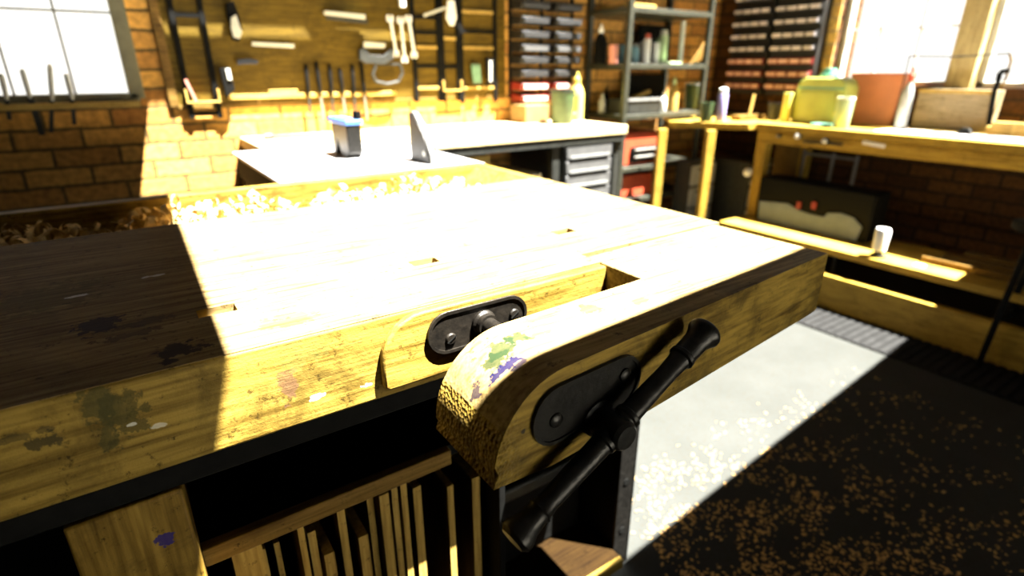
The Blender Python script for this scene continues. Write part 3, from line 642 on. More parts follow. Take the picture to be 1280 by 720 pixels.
rackv(842, 138, 96, S1, 13, 2.64, 'brush_pot', 'narrow brown pot holding a pale brush on the middle corner shelf', 'pot', M['shelfwood'], 'bottle', M['pgreen'])
rackv(866, 138, 104, S1, 22, 2.72, 'bucket', 'green and grey bucket at the right end of the middle corner shelf', 'bucket', M['green'], 'bucket', M['grey'])
# behind the bench end: little bottles at wall
for px, y0, y1, m_, lb in ((742, 142, 116, M['ltgrey'], 'white bottle beside the yellow squeeze bottle'), (760, 142, 108, M['black'], 'black bottle left of the shelving post')):
    base, r, h = stand(px, y0, y1, .93, 9, Y=2.85)
    vessel('glue_bottle', lb, 'bottle', (max(base.x, 2.635 if px > 750 else 2.62)+(.0 if px > 750 else 0), 2.87 if px > 750 else 2.80, .93), r, max(h, .1), m_, 'bottle')
# lower shelves: red machines
t = thing('compressor', 'red machine with black and silver front on the lower corner shelf', 'compressor', (2.78, 2.68, S3))
B().box((2.63, 2.60, S3), (2.95, 2.86, S3+.21)).build('body', M['red'], t, bevel=.012)
B().box((2.70, 2.585, S3+.02), (2.96, 2.60, S3+.12)).build('front_panel', M['black'], t, bevel=.004)
for z in (.10, .055): B().cyl((2.72, 2.578, S3+z), (2.95, 2.578, S3+z), .009).build('rail', M['steel'], t)
solo(B().box((2.63, 2.60, SB), (2.93, 2.84, SB+.15)), 'red_case', M['red'], 'red case on the lowest visible corner shelf', 'case', (2.78, 2.7, SB), bevel=.01)
# ------------------------------------------------------------------ pegboard on the back wall
pb0, pb1 = .235, 1.965
t = thing('pegboard', 'large brown pegboard on the brick wall holding hand tools', 'pegboard', (1.1, 2.93, 1.06))
B().box((pb0, 2.941, 1.050), (pb1, 2.9495, 1.95)).build('board', M['peg'], t, bevel=.002)
B().box((pb0-.02, 2.936, 1.04), (pb0+.015, 2.9495, 1.95)).build('batten', M['dkwood'], t, bevel=.002)
B().box((pb0, 2.940, 1.03), (pb1, 2.9495, 1.0495)).build('batten', M['rackwood'], t, bevel=.002)
WY = 2.93
def wl(px, py, Y=WY): return at(px, py, Y=Y)
# tool shelf
a, c_ = wl(288, 118, 2.86), wl(502, 112, 2.86)
t = thing('tool_rack', 'long narrow wooden chisel rack fixed across the lower pegboard', 'tool rack', ((a.x+c_.x)/2, 2.9, 1.085))
ZR = 1.088
B().box((a.x, 2.929, ZR-.022), (c_.x, 2.9408, ZR)).build('shelf', M['shelfwood'], t, bevel=.002)
for x in (a.x+.12, c_.x-.15): B().prism([(x, 2.9408, ZR-.022), (x, 2.931, ZR-.022), (x, 2.9408, ZR-.05)], (.018, 0, 0)).build('bracket', M['rackwood'], t, bevel=.001)
# chisels: handle above, blade below
ch = [(385, 80), (400, 76), (414, 80), (428, 85), (442, 80), (455, 78)]
for i, (px, py) in enumerate(ch):
    p = wl(px, 112, 2.921); top = wl(px, py, 2.921)
    q = thing('chisel', 'dark handled chisel in the pegboard rack, %s from the left' % ('first second third fourth fifth sixth'.split()[i]), 'chisel', (p.x, 2.921, ZR), 'chisels in the pegboard rack')
    tl = .006*(-1)**i
    B().rev((p.x, 2.921, ZR-.0), (p.x+tl, 2.921, ZR+.2), [(-.02, .005), (0, .008), (.03, .009), (top.z-ZR-.01, .010), (top.z-ZR, .005)], 12).build('grip', M['black'], q)
    B().bar((p.x, 2.921, ZR-.02), (p.x-tl*.5, 2.921, ZR-.10-.02*(i % 3)), .010, .004).build('blade', M['steel'] if i % 2 else M['dkmetal'], q)
# tools lying on the chisel rack
q = wl(356, 112, 2.88); solo(B().box((q.x-.06, 2.930, ZR), (q.x+.07, 2.940, ZR+.018)), 'wooden_strip', M['shelfwood'], 'short pale strip of wood lying on the chisel rack', 'strip', (q.x, 2.935, ZR), bevel=.001)
def flatwall(name, label, cat, pts, mat, Y=2.90, t=.012, parts=(), group=None):
    """a flat tool hanging on the wall: outline in photo pixels on its own plane, real thickness"""
    P = [wl(x, y, Y) for x, y in pts]; c_ = sum(P, Vector())/len(P)
    th = thing(name, label, cat, (c_.x, Y, min(p.z for p in P)), group)
    B().prism(P, (0, t, 0)).build(parts[0][0] if parts and isinstance(parts[0][0], str) and False else 'body', mat, th, bevel=.0015)
    for nm, pp, mm, dy, tt in parts: B().prism([wl(x, y, Y+dy) for x, y in pp], (0, tt, 0)).build(nm, mm, th, bevel=.001)
    return th
flatwall('spray_gun', 'black spray gun with a silver cup hanging on the pegboard near the left rails', 'spray gun', [(283,4),(292,2),(297,14),(300,24),(303,38),(299,52),(291,50),(289,34),(284,18)], M['black'], 2.90, .025, [('cup', [(289,22),(295,18),(300,34),(303,40),(300,48),(292,46),(289,36)], M['ltgrey'], -.012, .012)])
flatwall('spirit_level', 'pale horizontal spirit level hanging high on the pegboard', 'level', [(406,13),(457,18),(457,24),(406,18)], M['ltgrey'], 2.90, .02, [('edge', [(408,20),(460,25),(460,30),(408,24)], M['dkmetal'], .012, .01)])
flatwall('pliers', 'small blue handled pliers on the pegboard under the spray gun', 'pliers', [(296,74),(310,73),(323,75),(322,80),(308,80),(297,81)], M['dkblue'], 2.905, .015)
flatwall('trimming_knife', 'black knife with a pale blade at the left end of the chisel rack', 'knife', [(275,86),(287,84),(294,112),(283,122)], M['black'], 2.895, .02, [('blade', [(282,86),(287,86),(290,100),(285,100)], M['ltgrey'], -.006, .006)])
flatwall('ruler', 'pale steel rule lying across the sun streak on the pegboard', 'rule', [(315,52),(368,55),(368,60),(315,57)], M['ltgrey'], 2.915, .008)
flatwall('hand_plane', 'dark hand plane silhouette hanging above the chisels on the pegboard', 'plane', [(450,62),(456,60),(462,68),(480,70),(488,62),(493,60),(492,74),(480,80),(458,79),(450,74)], M['dkmetal'], 2.885, .03, [('handle', [(455,52),(482,54),(481,60),(455,59)], M['ltgrey'], .0, .01)])
# hacksaw loop
pts = [(470,80),(466,94),(470,102),(484,105),(498,102),(503,92),(500,80)]
P = [wl(x, y, 2.895) for x, y in pts]; t = thing('hacksaw', 'dark looped hacksaw hanging at the right of the chisels', 'saw', (P[3].x, 2.895, P[3].z))
B().tube(P, .008, 8).build('frame', M['dkmetal'], t); B().bar(P[0], P[-1], .003, .012).build('blade', M['dkmetal'], t)
for i, (x0, x1, y0, y1, nm) in enumerate(((488, 495, 24, 66, 'leftmost'), (501, 506, 26, 73, 'middle'), (511, 518, 24, 68, 'rightmost'))):
    p0, p1 = wl(x0, y0, 2.90), wl(x1, y1, 2.90)
    q = thing('spanner', 'bright steel spanner, %s of the three beside the tall dark rails' % nm, 'spanner', (p1.x, 2.90, p1.z), 'three bright spanners')
    B().bar(p0, p1, .014, .007, up=(0,1,0)).build('shank', M['white'], q, bevel=.001)
    for c_, s in ((p0, 1), (p1, -1)):
        o = .017; d = (p1-p0).normalized()*s
        B().prism([c_+Vector((-o,0,-.012*s)), c_+Vector((-o,0,.016*s)), c_+Vector((-.006,0,.020*s)), c_+Vector((-.006,0,.004*s)), c_+Vector((.006,0,.004*s)), c_+Vector((.006,0,.020*s)), c_+Vector((o,0,.016*s)), c_+Vector((o,0,-.012*s))], (0, .008, 0)).build('jaw', M['white'], q)
q = wl(504, 3, 2.90); solo(B().box((q.x-.014, 2.90, q.z-.02), (q.x+.014, 2.925, q.z+.03)), 'hanging_tag', M['white'], 'small white tag on the pegboard above the three spanners', 'tag', (q.x, 2.91, q.z-.02), bevel=.002)
# hanging rail racks
def railrack(name, label, x0, x1, yb_, ztop, rungs, tray, Yd=2.928, lit=()):
    pa, pb_ = wl(x0, yb_, Yd), wl(x1, yb_, Yd); zb2 = (pa.z+pb_.z)/2
    t = thing(name, label, 'rack', ((pa.x+pb_.x)/2, Yd, zb2))
    for x in (pa.x, pb_.x):
        B().box((x-.011, Yd, zb2), (x+.011, Yd+.010, ztop)).build('rail', M['black'], t, bevel=.001)
        for zz in (zb2+.06, ztop-.1): B().box((x-.006, Yd+.009, zz), (x+.006, 2.943, zz+.014)).build('bracket', M['black'], t)
    for i, py in enumerate(rungs):
        z = wl((x0+x1)/2, py, Yd).z; B().box((pa.x, Yd+.002, z-.008), (pb_.x, Yd+.0095, z+.008)).build('rung', M['shelfwood'] if i in lit else M['black'], t, bevel=.001)
    if tray:
        z = wl((x0+x1)/2, tray, Yd).z
        b = B().box((pa.x-.012, Yd-.015, z-.008), (pb_.x+.012, Yd+.0, z)); b.box((pa.x-.012, Yd-.015, z), (pa.x-.004, Yd, z+.05)); b.box((pb_.x+.004, Yd-.015, z), (pb_.x+.012, Yd, z+.05))
        b.build('tray', M['shelfwood'], t, bevel=.001)
        return t, (pa.x+pb_.x)/2, z
    return t, (pa.x+pb_.x)/2, zb2
t, mx, mz = railrack('hanging_rack', 'tall dark ladder-like rack hanging left on the pegboard beside the window', 241, 276, 148, 1.75, (20, 142), 126)
solo(B().bar((mx-.03, 2.920, mz), (mx-.055, 2.921, mz+.09), .014, .01), 'small_brush', M['pink'], 'small pink brush leaning in the tray of the left hanging rack', 'brush', (mx-.03, 2.920, mz))
railrack('hanging_rack', 'dark railed rack, leftmost of the three hanging at the right of the pegboard', 522, 552, 127, 1.75, (22, 41, 59, 83, 110), None, 2.928, (2, 4))
railrack('hanging_rack', 'narrow dark railed rack with a small tray, middle of three beside the spanners', 556, 575, 126, 1.75, (48, 84), 112, 2.926, (0,))
railrack('hanging_rack', 'wide dark railed rack at the right end of the pegboard', 579, 620, 128, 1.75, (15, 40, 60, 110), None, 2.928, (0, 2, 3))
flatwall('filling_knife', 'white blade filling knife hanging between the dark rails', 'knife', [(560,0),(568,0),(571,22),(568,32),(563,32),(558,22)], M['white'], 2.88, .008, [('handle', [(561,-25),(567,-25),(568,0),(561,0)], M['black'], 0, .012)])
flatwall('rasp', 'pale steel rasp slanting across the top of the left rails', 'rasp', [(530,17),(557,8),(558,11),(531,21)], M['ltgrey'], 2.885, .01)
flatwall('file', 'black and white file hanging inside the widest rails', 'file', [(609,72),(618,72),(618,104),(610,106)], M['black'], 2.895, .02, [('label', [(612,76),(615,76),(615,102),(612,102)], M['ltgrey'], -.004, .004)])
flatwall('scraper', 'small green scraper hanging inside the widest rails', 'scraper', [(589,80),(600,80),(602,104),(592,104)], M['green'], 2.905, .015)
# chisel rack at the left window
wy = 2.895
t = thing('window_tool_rail', 'wooden tool rail fixed along the sill of the left window', 'tool rail', (-.4, wy, 1.06))
B().box((-1.1, 2.846, 1.052), (.105, 2.949, 1.074)).build('rail', M['shelfwood'], t, bevel=.002)
for i, (x0, y0, x1, y1, xb, yb2) in enumerate(((27,86,37,120,53,169), (62,80,65,122,64,166), (82,92,90,122,93,156), (1,92,8,122,12,150))):
    p0, p1, p2 = wl(x0, y0, 2.85), wl(x1, y1, 2.85), wl(xb if i else 46, yb2 if i else 142, 2.85)
    q = thing('chisel', 'chisel standing in the window rail, %s' % ('with the longest dark blade', 'second from the right', 'nearest the middle of the window', 'leftmost at the edge of the window')[i], 'chisel', (p1.x, 2.85, 1.06), 'chisels in the window rail')
    d = (p0-p1); Lh = d.length
    B().rev(p1-d*.1, p0, [(0, .005), (.02, .008), (Lh*.6, .009), (Lh, .0085), (Lh*1.1, .005)], 12).build('grip', M['ltgrey'], q)
    B().bar(p1, wl(xb, yb2, 2.85), .014 if i else .02, .004, up=(0,1,0)).build('blade', M['dkmetal'], q, bevel=.001)
# ------------------------------------------------------------------ louvre bins on the back wall
cols = [(2.0, 2.205), (2.245, 2.45)]
rows = [5, 25, 43, 60, 75, 92, 108, 123]
nm = 'top second third fourth fifth sixth seventh lowest'.split()
t = thing('bin_rail', 'narrow steel hanging frame carrying the storage bins on the back wall', 'frame', (2.22, 2.94, 1.03))
for x in (1.99, 2.219, 2.453): B().box((x, 2.935, 1.03), (x+.014, 2.949, 1.75)).build('upright', M['black'], t)
proto = {}
def binmesh(red):
    b = thing('storage_bin', 'x', 'storage bin', (0, 0, 0))
    q = B(); q.prism([(0, 0, 0), (0, -.10, 0), (0, -.115, .03), (0, -.115, .036), (0, -.10, .034), (0, 0, .05)], (.2, 0, 0)); q.build('bin_body', M['binred' if red else 'binblack'], b, bevel=.002)
    q = B(); q.box((.015, -.121, .006), (.185, -.115, .030)); q.build('bin_label', M['label_red' if red else 'label'], b)
    return b
for red in (0, 1): proto[red] = binmesh(red)
used = set()
for ri, py in enumerate(rows):
    for ci, (x0, x1) in enumerate(cols):
        red = ri >= 6; z = wl(660, py, 2.83).z-.02; src = proto[int(red)]
        if red not in used: r_ = src; used.add(red)
        else:
            r_ = src.copy(); C.objects.link(r_)
            for chd in src.children: c2 = chd.copy(); C.objects.link(c2); c2.parent = r_
        r_.location = (x0, 2.935, z)
        r_['label'] = '%s wall bin with a %s label on the back wall, %s of its %s column' % ('red' if red else 'black', 'pink' if red else 'grey', nm[ri], ('left', 'right')[ci]); r_['category'] = 'storage bin'; r_['group'] = 'storage bins on the back wall'
        if ri == 3:
            for chd in r_.children:
                if chd.name.startswith('bin_label'):
                    chd.data = chd.data.copy(); chd.data.materials[0] = M['dkgrey']
# ------------------------------------------------------------------ drawer cabinets on the right wall
def parts_cabinet(label, y1, y0, rowz, red):
    t = thing('parts_cabinet', label, 'cabinet', (3.84, (y0+y1)/2, rowz[0]-.06))
    B().box((3.80, y0, rowz[0]-.055), (3.899, y1, rowz[-1]+.045)).build('carcass', M['binblack'], t, bevel=.002)
    n = 4; w_ = (y1-y0-.01)/n
    for ri, z in enumerate(rowz):
        for k in range(n):
            ya = y0+.005+k*w_
            d = B().box((3.772, ya+.003, z-.020), (3.800, ya+w_-.003, z+.020)).build('drawer', M['binred' if ri < red else 'binblack'], t, bevel=.001)
            B().box((3.764, ya+.008, z-.012), (3.773, ya+w_-.008, z+.010)).build('drawer_label', M['label_red' if ri < red else 'label_lt'], d)
    return t
zr = [at(930, 107, X=3.77).z+ (at(930, 92, X=3.77).z-at(930, 107, X=3.77).z)*k for k in range(9)]
yA, yM, yB_ = at(906, 85, X=3.77).y-.01, at(955, 85, X=3.77).y, at(1014, 85, X=3.77).y
parts_cabinet('tall cabinet of small dark drawers on the right wall, left of the pair', min(yA, 2.93), yM+.012, zr, 3)
parts_cabinet('tall cabinet of small dark drawers on the right wall, beside the window', yM-.012, yB_, zr, 3)
# ------------------------------------------------------------------ right bench
ZT = .884; X0 = 3.285
t = thing('pine_bench', 'long orange pine bench below the right windows', 'bench', (3.6, .8, 0))
B().box((X0, -.9, ZT-.042), (3.895, 2.12, ZT)).build('worktop', M['rbench'], t, bevel=.004)
B().box((X0+.018, -.88, ZT-.115), (X0+.045, 2.11, ZT-.047)).build('apron', M['rbench'], t, bevel=.003)
B().box((X0+.10, -.88, ZT-.10), (3.88, -.85, ZT-.045)).build('apron', M['rbench'], t, bevel=.003)
for y in (2.04, -.86):
    for x in (X0+.018, 3.80): B().hexa([(x+.008, y+.006, 0), (x+.058, y+.006, 0), (x+.058, y+.06, 0), (x+.008, y+.06, 0), (x, y, ZT-.115), (x+.07, y, ZT-.115), (x+.07, y+.07, ZT-.115), (x, y+.07, ZT-.115)]).build('leg', M['rleg'], t, bevel=.003)
XS = 2.98; zsh = at(1035, 310, X=XS).z; XK = 2.93
B().box((XS, -.85, zsh-.036), (3.42, 2.07, zsh)).build('shelf', M['rbench'], t, bevel=.003)
B().box((XK, -.85, .0), (XK+.045, 2.07, at(1100, 363, X=XK).z)).build('stringer', M['rbench'], t, bevel=.003)
for y in (2.02, -.8): B().box((XS+.005, y, .0), (XS+.045, y+.045, zsh-.037)).build('stub_leg', M['rleg'], t, bevel=.002)
# hooks and bosses on its apron
for i, (px, py) in enumerate(((975, 170), (999, 170), (1033, 176))):
    p = at(px, py, X=X0+.016); q = thing('brass_knob' if 0 else 'round_knob', 'pale round knob on the pine bench front, %s of three' % ('left', 'middle', 'right')[i], 'knob', (X0+.018, p.y, p.z), 'knobs on the pine bench front')
    r = (.010, .016, .014)[i]
    B().rev((X0+.018, p.y, p.z), (0, p.y, p.z), [(0, r*.5), (.012, r*.5), (.016, r), (.026, r), (.032, r*.5), (.033, 0)]).build('knob', M['grey'] if i == 0 else M['white'], q)
    B().cyl((X0+.018, p.y, p.z), (X0+.015, p.y, p.z), r*1.1).build('backplate', M['dkmetal'], q)
a, c_ = at(1003, 177, X=X0), at(1052, 181, X=X0)
solo(B().bar(Vector((X0+.008, a.y, a.z)), Vector((X0+.008, c_.y, c_.z)), .01, .012), 'rod', M['dkmetal'], 'thin grey rod held along the front of the pine bench', 'rod', (X0+.008, a.y, a.z))
a, c_ = at(1078, 178, X=X0), at(1105, 183, X=X0)
solo(B().bar(Vector((X0+.008, a.y, a.z)), Vector((X0+.008, c_.y, c_.z)), .012, .02), 'tape_strip', M['paper'], 'pale strip stuck to the front of the pine bench', 'strip', (X0+.008, a.y, a.z))
p = at(938, 215, X=X0+.01); t = thing('clamp_knob', 'white ball knob on the first leg of the pine bench', 'knob', (X0+.01, p.y, p.z))
b = B(); r = .026
b.rev((X0+.016, p.y, p.z), (0, p.y, p.z), [(0, .01), (.01, .01)]+[(.01+r-r*math.cos(a), max(1e-9 if a >= math.pi else r*math.sin(a), 0)) for a in [math.pi*k/10 for k in range(2, 10)]]+[(.01+2*r, 0)]); b.build('ball', M['white'], t)
B().cyl((X0+.012, p.y, p.z-.03), (X0+.012, p.y+.01, p.z-.075), .012, .006).build('clamp_screw', M['dkmetal'], t)
# corner counter (slanting front)
P = [(2.93, 2.50), (3.20, 2.125), (3.885, 2.125), (3.885, 2.545), (3.36, 2.545), (3.36, 2.50)]
P = [(2.945, 2.505), (3.225, 2.125), (3.895, 2.125), (3.895, 2.94), (3.37, 2.94), (3.37, 2.54), (2.96, 2.54)]
t = thing('corner_counter', 'narrow wooden counter filling the corner in front of the steel shelving', 'counter', (3.4, 2.4, 0))
B().prism([(x, y, ZT-.04) for x, y in P], (0, 0, .039)).build('worktop', M['rbench'], t, bevel=.003)
for px, n_, top in ((829, 'leg', 0), (890, 'leg', 0)):
    for s in (at(px-4, 165, Y=2.46 if px < 850 else 2.24),):
        B().hexa([(s.x, s.y, 0), (s.x+.038, s.y-.02, 0), (s.x+.055, s.y+.02, 0), (s.x+.012, s.y+.035, 0), (s.x, s.y, ZT-.04), (s.x+.048, s.y-.02, ZT-.04), (s.x+.06, s.y+.02, ZT-.04), (s.x+.012, s.y+.035, ZT-.04)]).build('leg', M['rleg'], t, bevel=.002)
B().box((3.84, 2.2, 0), (3.88, 2.24, ZT-.04)).build('leg', M['rleg'], t, bevel=.002)
# grey drawer units under the counter
for i, (x0, y0, wd) in enumerate(((3.08, 2.40, .26), (3.40, 2.17, .30))):
    t = thing('drawer_unit', ('grey plastic drawer unit between the first two counter legs', 'grey plastic drawer unit behind the second counter leg')[i], 'drawer unit', (x0+wd/2, y0+.15, 0))
    yb3 = (2.535, 2.5)[i]; zt2 = .62
    B().box((x0, y0+.016, 0), (x0+wd, yb3, zt2)).build('body', M['dkmetal'], t, bevel=.003)
    for k in range(4):
        z = zt2-.02-k*.148; d = B().box((x0+.008, y0-.002, z-.135), (x0+wd-.008, y0+.015, z)).build('drawer', M['midgrey'], t, bevel=.006)
        B().box((x0+.06, y0-.010, z-.035), (x0+wd-.06, y0-.001, z-.020)).build('handle', M['dkmetal'], d)
# ------------------------------------------------------------------ things on the right bench
def on(px, py0, py1, wpx, X): 
    q = at(px, (py0+py1)/2, X=X); return Vector((X, q.y, ZT)), wpx*mpp(q)/2, at(px, py1, X=X).z-ZT
XJ = 3.50
a, c_ = at(990, 142, X=XJ), at(1058, 144, X=XJ); zt = at(1025, 97, X=XJ).z
t = thing('lunch_box', 'yellow-green hard case with rounded shoulders and a teal top cap', 'case', (XJ+.08, (a.y+c_.y)/2, ZT))
y0, y1 = c_.y+.03, a.y
b = B(); hh = zt-ZT
b.prism([(XJ, y0, ZT), (XJ, y0, ZT+hh*.78), (XJ, y0+.02, ZT+hh*.93), (XJ, y0+.05, ZT+hh), (XJ, y1-.05, ZT+hh), (XJ, y1-.02, ZT+hh*.93), (XJ, y1, ZT+hh*.78), (XJ, y1, ZT)], (.15, 0, 0)).build('body', M['ygreen'], t, bevel=.008, seg=3)
B().box((XJ-.006, y0+.05, ZT+.02), (XJ, y1-.03, ZT+hh*.72)).build('front_panel', M['ygreen'], t, bevel=.004)
B().box((XJ-.002, y0+.01, ZT+hh*.76), (XJ+.153, y1-.01, ZT+hh*.80)).build('band', M['teal'], t)
B().rev((XJ+.07, (y0+y1)/2, ZT+hh), (XJ+.07, (y0+y1)/2, 3), [(0, .05), (.02, .05), (.022, .04), (.05, .035), (.052, 0)]).build('cap', M['teal'], t)
for z in (.25, .6): B().cyl((XJ-.012, y0+.03, ZT+hh*z), (XJ, y0+.03, ZT+hh*z), .014).build('catch', M['yellow'], t)
base, r, h = on(984, 140, 116, 13, 3.46); solo(B().box((3.45, base.y-.02, ZT), (3.49, base.y+.025, ZT+h)), 'yellow_box', M['yellow'], 'small upright yellow box left of the green case', 'box', base, bevel=.003)
base, r, h = on(1056, 142, 121, 20, 3.40); vessel('jar', 'pale green jar in front of the green case', 'jar', base, r, h, M['pgreen'], 'bucket', M['white'])
a = at(1027, 143, X=3.37)
solo(B().box((3.355, a.y-.05, ZT), (3.42, a.y+.05, ZT+.016)), 'sharpening_stone', M['teal'], 'flat teal stone lying at the bench edge below the green case', 'stone', (3.39, a.y, ZT), bevel=.003)
a, c_ = at(1060, 115, X=3.72), at(1126, 115, X=3.72); zt = at(1090, 94, X=3.72).z
t = thing('metal_box', 'terracotta red box standing under the window', 'box', (3.78, (a.y+c_.y)/2, ZT))
B().hexa([(3.72, c_.y+.02, ZT), (3.87, c_.y+.02, ZT), (3.87, a.y, ZT), (3.72, a.y, ZT), (3.72, c_.y, zt), (3.87, c_.y, zt), (3.87, a.y, zt), (3.72, a.y, zt)]).build('body', M['orange'], t, bevel=.004)
B().box((3.715, c_.y-.003, zt), (3.875, a.y+.003, zt+.012)).build('lid', M['orange'], t, bevel=.003)
base, r, h = on(1136, 141, 84, 19, 3.55); t = vessel('glue_bottle', 'white bottle with a red nozzle right of the red box', 'bottle', base, r*.75, h, M['midgrey'], 'bottle', M['red'])
a, c_ = at(1146, 125, X=3.74), at(1243, 125, X=3.74); zt = at(1200, 112, X=3.74).z
t = thing('wooden_crate', 'long low wooden crate on the pine bench below the middle window post', 'crate', (3.79, (a.y+c_.y)/2, ZT))
B().box((3.74, c_.y, ZT), (3.86, a.y, zt)).build('body', M['greywood'], t, bevel=.003)
B().box((3.73, c_.y, zt-.02), (3.74, a.y, zt)).build('batten', M['shelfwood'], t, bevel=.002)
base, r, h = on(1214, 142, 132, 16, 3.58); solo(B().rev(base, base+Vector((0,0,1)), [(0, r), (.012, r), (.03, r*.6), (.034, 0)]), 'tape_reel', M['dkmetal'], 'small dark dome lying in front of the wooden crate', 'reel', base)
a = at(1262, 142, X=3.66)
for i, (dy, z0) in enumerate(((0, 0), (.01, .022), (-.01, .044))):
    solo(B().box((3.63, a.y-.14, ZT+z0), (3.71, a.y+.06+dy, ZT+z0+.0215)), 'timber_strip', M['shelfwood'], ('lowest', 'middle', 'topmost')[i]+' of the three pale timber strips stacked right of the crate', 'timber', (3.67, a.y, ZT+z0), 'timber strips on the pine bench', bevel=.002)
# roll of paper laid along the bench
pts = [at(1095, 146, Z=ZT+.001), at(1060, 152, Z=ZT+.001)]
e0, e1 = at(1098, 147, Z=ZT), at(1098, 156, Z=ZT)
solo(B().box((3.36, -.6, ZT), (3.60, at(1105, 150, X=3.45).y, ZT+.004)), 'paper_sheet', M['paper'], 'long white paper sheet laid along the pine bench top', 'paper', (3.47, .6, ZT), bevel=.001)
# bow saw leaning on the crate
P = [at(x, y, X=3.70) for x, y in ((1137, 70), (1190, 71), (1262, 67), (1264, 76), (1258, 96), (1250, 112))]
t = thing('bow_saw', 'thin framed bow saw standing against the right window', 'saw', (3.70, P[-1].y, ZT))
B().tube(P[:3], .004, 8).build('top_rod', M['dkmetal'], t); B().tube(P[2:], .006, 8).build('end_arm', M['rackwood'], t)
P2 = [at(x, y, X=3.70) for x, y in ((1262, 88), (1250, 90), (1247, 104), (1243, 114))]; P2.append(Vector((3.70, P2[-1].y-.02, ZT+.012)))
B().tube(P2, .012, 8).build('handle', M['black'], t)
q = at(1137, 70, X=3.70); B().tube([q, at(1130, 100, X=3.70), Vector((3.70, at(1130, 100, X=3.70).y, ZT+.01))], .004, 8).build('far_arm', M['dkmetal'], t)
# on the counter
solo(B().box((3.32, 2.26, ZT), (3.60, 2.33, ZT+.03)), 'timber_offcut', M['rackwood'], 'brown timber offcut lying on the corner counter', 'timber', (3.46, 2.29, ZT), bevel=.002)
a, c_ = at(930, 136, X=3.5), at(943, 118, X=3.5); a.z = ZT+.031
solo(B().bar((3.46, 2.29, ZT+.032), (3.50, c_.y, max(c_.z, ZT+.10)), .012, .012), 'stick', M['shelfwood'], 'small stick leaning upward from the brown offcut on the corner counter', 'stick', (3.46, 2.29, ZT+.03))
base, r, h = stand(903, 142, 110, ZT-.001, 12, Y=2.30); vessel('spray_can', 'violet and white spray can on the corner counter', 'can', base, r, h, M['purple'], 'can', M['white'])
base, r, h = stand(884, 140, 128, ZT-.001, 16, Y=2.36); vessel('paint_tin', 'low green tin left of the violet spray can', 'tin', base, r, max(h, .035), M['green'], 'bucket')
base, r, h = stand(968, 140, 128, ZT-.001, 15, Y=2.17); vessel('paint_tin', 'small dark tin left of the yellow box on the counter', 'tin', base, r, max(h, .035), M['dkmetal'], 'bucket')
# ------------------------------------------------------------------ under the right bench
XC = 3.21
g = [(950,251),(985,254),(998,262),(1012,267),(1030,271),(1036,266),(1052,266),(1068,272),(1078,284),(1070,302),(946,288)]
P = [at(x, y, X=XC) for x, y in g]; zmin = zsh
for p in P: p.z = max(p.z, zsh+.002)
cy0, cy1 = P[-2].y-.05, P[0].y+.02
t = thing('power_tool_case', 'black case with its sunlit lower front coloured grey standing on the pine bench shelf', 'tool case', (XC+.05, (cy0+cy1)/2, zsh))
B().box((XC, cy0, zsh), (3.38, cy1, at(1000, 228, X=XC).z)).build('body', M['black'], t, bevel=.01)
B().prism(P, (-.008, 0, 0)).build('front_panel', M['slate'], t, bevel=.002)  # outline follows the sunlit area below the worktop's shadow
for px in (998, 1017): q = at(px, 257, X=XC-.01); B().box((XC-.012, q.y-.012, q.z-.02), (XC, q.y+.012, q.z+.02)).build('latch', M['binred'], t)
# frame / board behind
zc = at(1000, 226, X=XC).z
a = at(967, 200, X=3.5); c_ = at(996, 200, X=3.5)
solo(B().box((3.5, c_.y, 0), (3.52, a.y, .80)), 'plank', M['rackwood'], 'broad upright plank standing on the floor behind the black case', 'plank', (3.51, a.y, 0), bevel=.002)
t = thing('wire_frame_stand', 'pale metal frame behind the black case under the pine bench', 'stand', (3.55, 1.5, 0))
for px in (1003, 1040, 1070): q = at(px, 205, X=3.55); B().cyl((3.55, q.y, 0), (3.55, q.y, .72), .010).build('post', M['grey'], t)
for z in (.70, .50): B().cyl((3.55, at(1003,205,X=3.55).y, z), (3.55, at(1070,205,X=3.55).y, z), .009).build('rail', M['grey'], t)
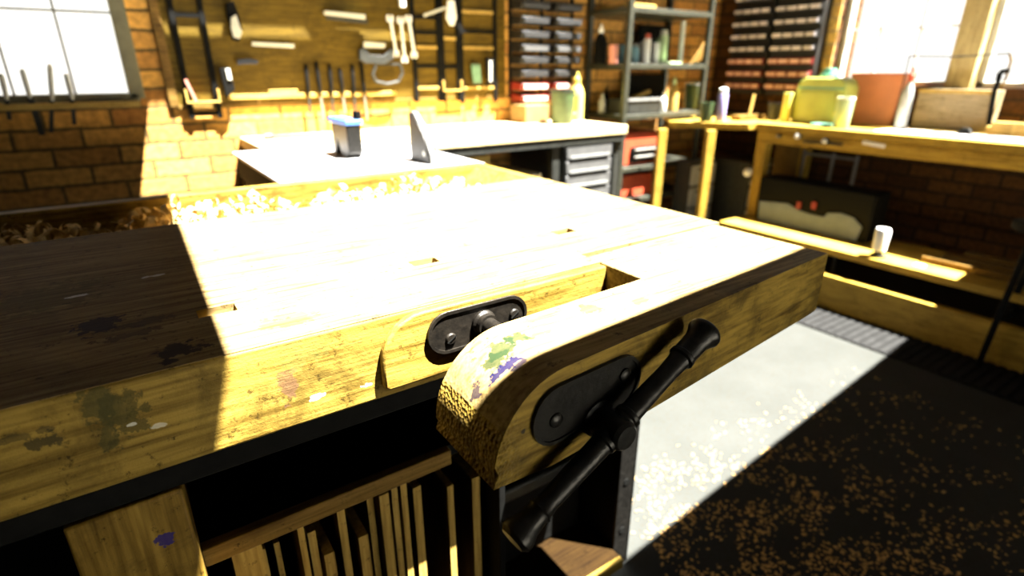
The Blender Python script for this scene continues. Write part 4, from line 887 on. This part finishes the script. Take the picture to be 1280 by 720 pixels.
# white spool on shelf
q = at(1098, 314, X=3.04); base = Vector((3.04, q.y, zsh)); h = at(1102, 284, X=3.04).z-zsh
t = thing('spool', 'white spool with a dark base on the shelf of the pine bench', 'spool', base)
B().rev(base, base+Vector((0,0,1)), [(0, .034), (.012, .034), (.014, .022), (.03, .018)]).build('base', M['dkmetal'], t)
B().rev(base+Vector((0,0,.03)), base+Vector((0,0,2)), [(0, .018), (.006, .030), (h-.05, .034), (h-.035, .030), (h-.03, 0)]).build('body', M['white'], t)
q = at(1150, 330, X=3.05); solo(B().box((3.03, q.y-.02, zsh), (3.07, q.y+.02, zsh+.006)), 'paper_scrap', M['paper'], 'small pale scrap of paper on the sunlit end of the pine shelf', 'paper', (3.05, q.y, zsh))
# lumber on the shelf
for i, (px, py, n_) in enumerate(((1190, 300, 'nearest the shelf edge'), (1230, 312, 'in the middle'), (1250, 296, 'furthest back'))):
    x = 3.13+.07*i
    solo(B().box((x, -.5, zsh), (x+.055, 1.02-.06*i, zsh+.03+.012*i)), 'lumber_length', M['dkwood'], 'dark length of lumber on the shaded pine shelf, %s' % n_, 'timber', (x, .3, zsh), 'lumber on the pine bench shelf', bevel=.002)
# ribbed mat
m0 = at(1005, 405, Z=0); XM = m0.x
M['mat_base'] = plain('mat base rubber', (.0095,.0095,.009), .8, 0, .2, 25, .1, .05)
t = thing('ribbed_mat', 'grey ribbed mat on the floor in front of the pine bench', 'mat', (2.86, 1.3, 0))
B().box((2.64, .2, 0), (2.97, 2.3, .004)).build('mat_base', M['mat_base'], t)
b = B(); y = .22
while y < 2.28: b.box((2.645, y, .004), (2.965, y+.026, .009)); y += .040
b.build('ribs', M['rubber'], t)
# dark stool on the right
t = thing('stool', 'black metal stool in the shade at the right edge', 'stool', (2.95, .56, 0))
for x, y in ((2.86, .46), (3.02, .46), (2.86, .62), (3.02, .62)): B().cyl((x, y, 0), (2.94+(x-2.94)*.7, .54+(y-.54)*.7, .60), .012).build('leg', M['black'], t)
B().rev((2.94, .54, .60), (2.94, .54, 2), [(0, .13), (.004, .14), (.03, .14), (.036, .12)]).build('seat', M['black'], t)
B().tube([(2.90, .50, .25), (2.985, .50, .25), (2.985, .585, .25), (2.90, .585, .25), (2.90, .50, .25)], .007).build('footrest', M['black'], t)
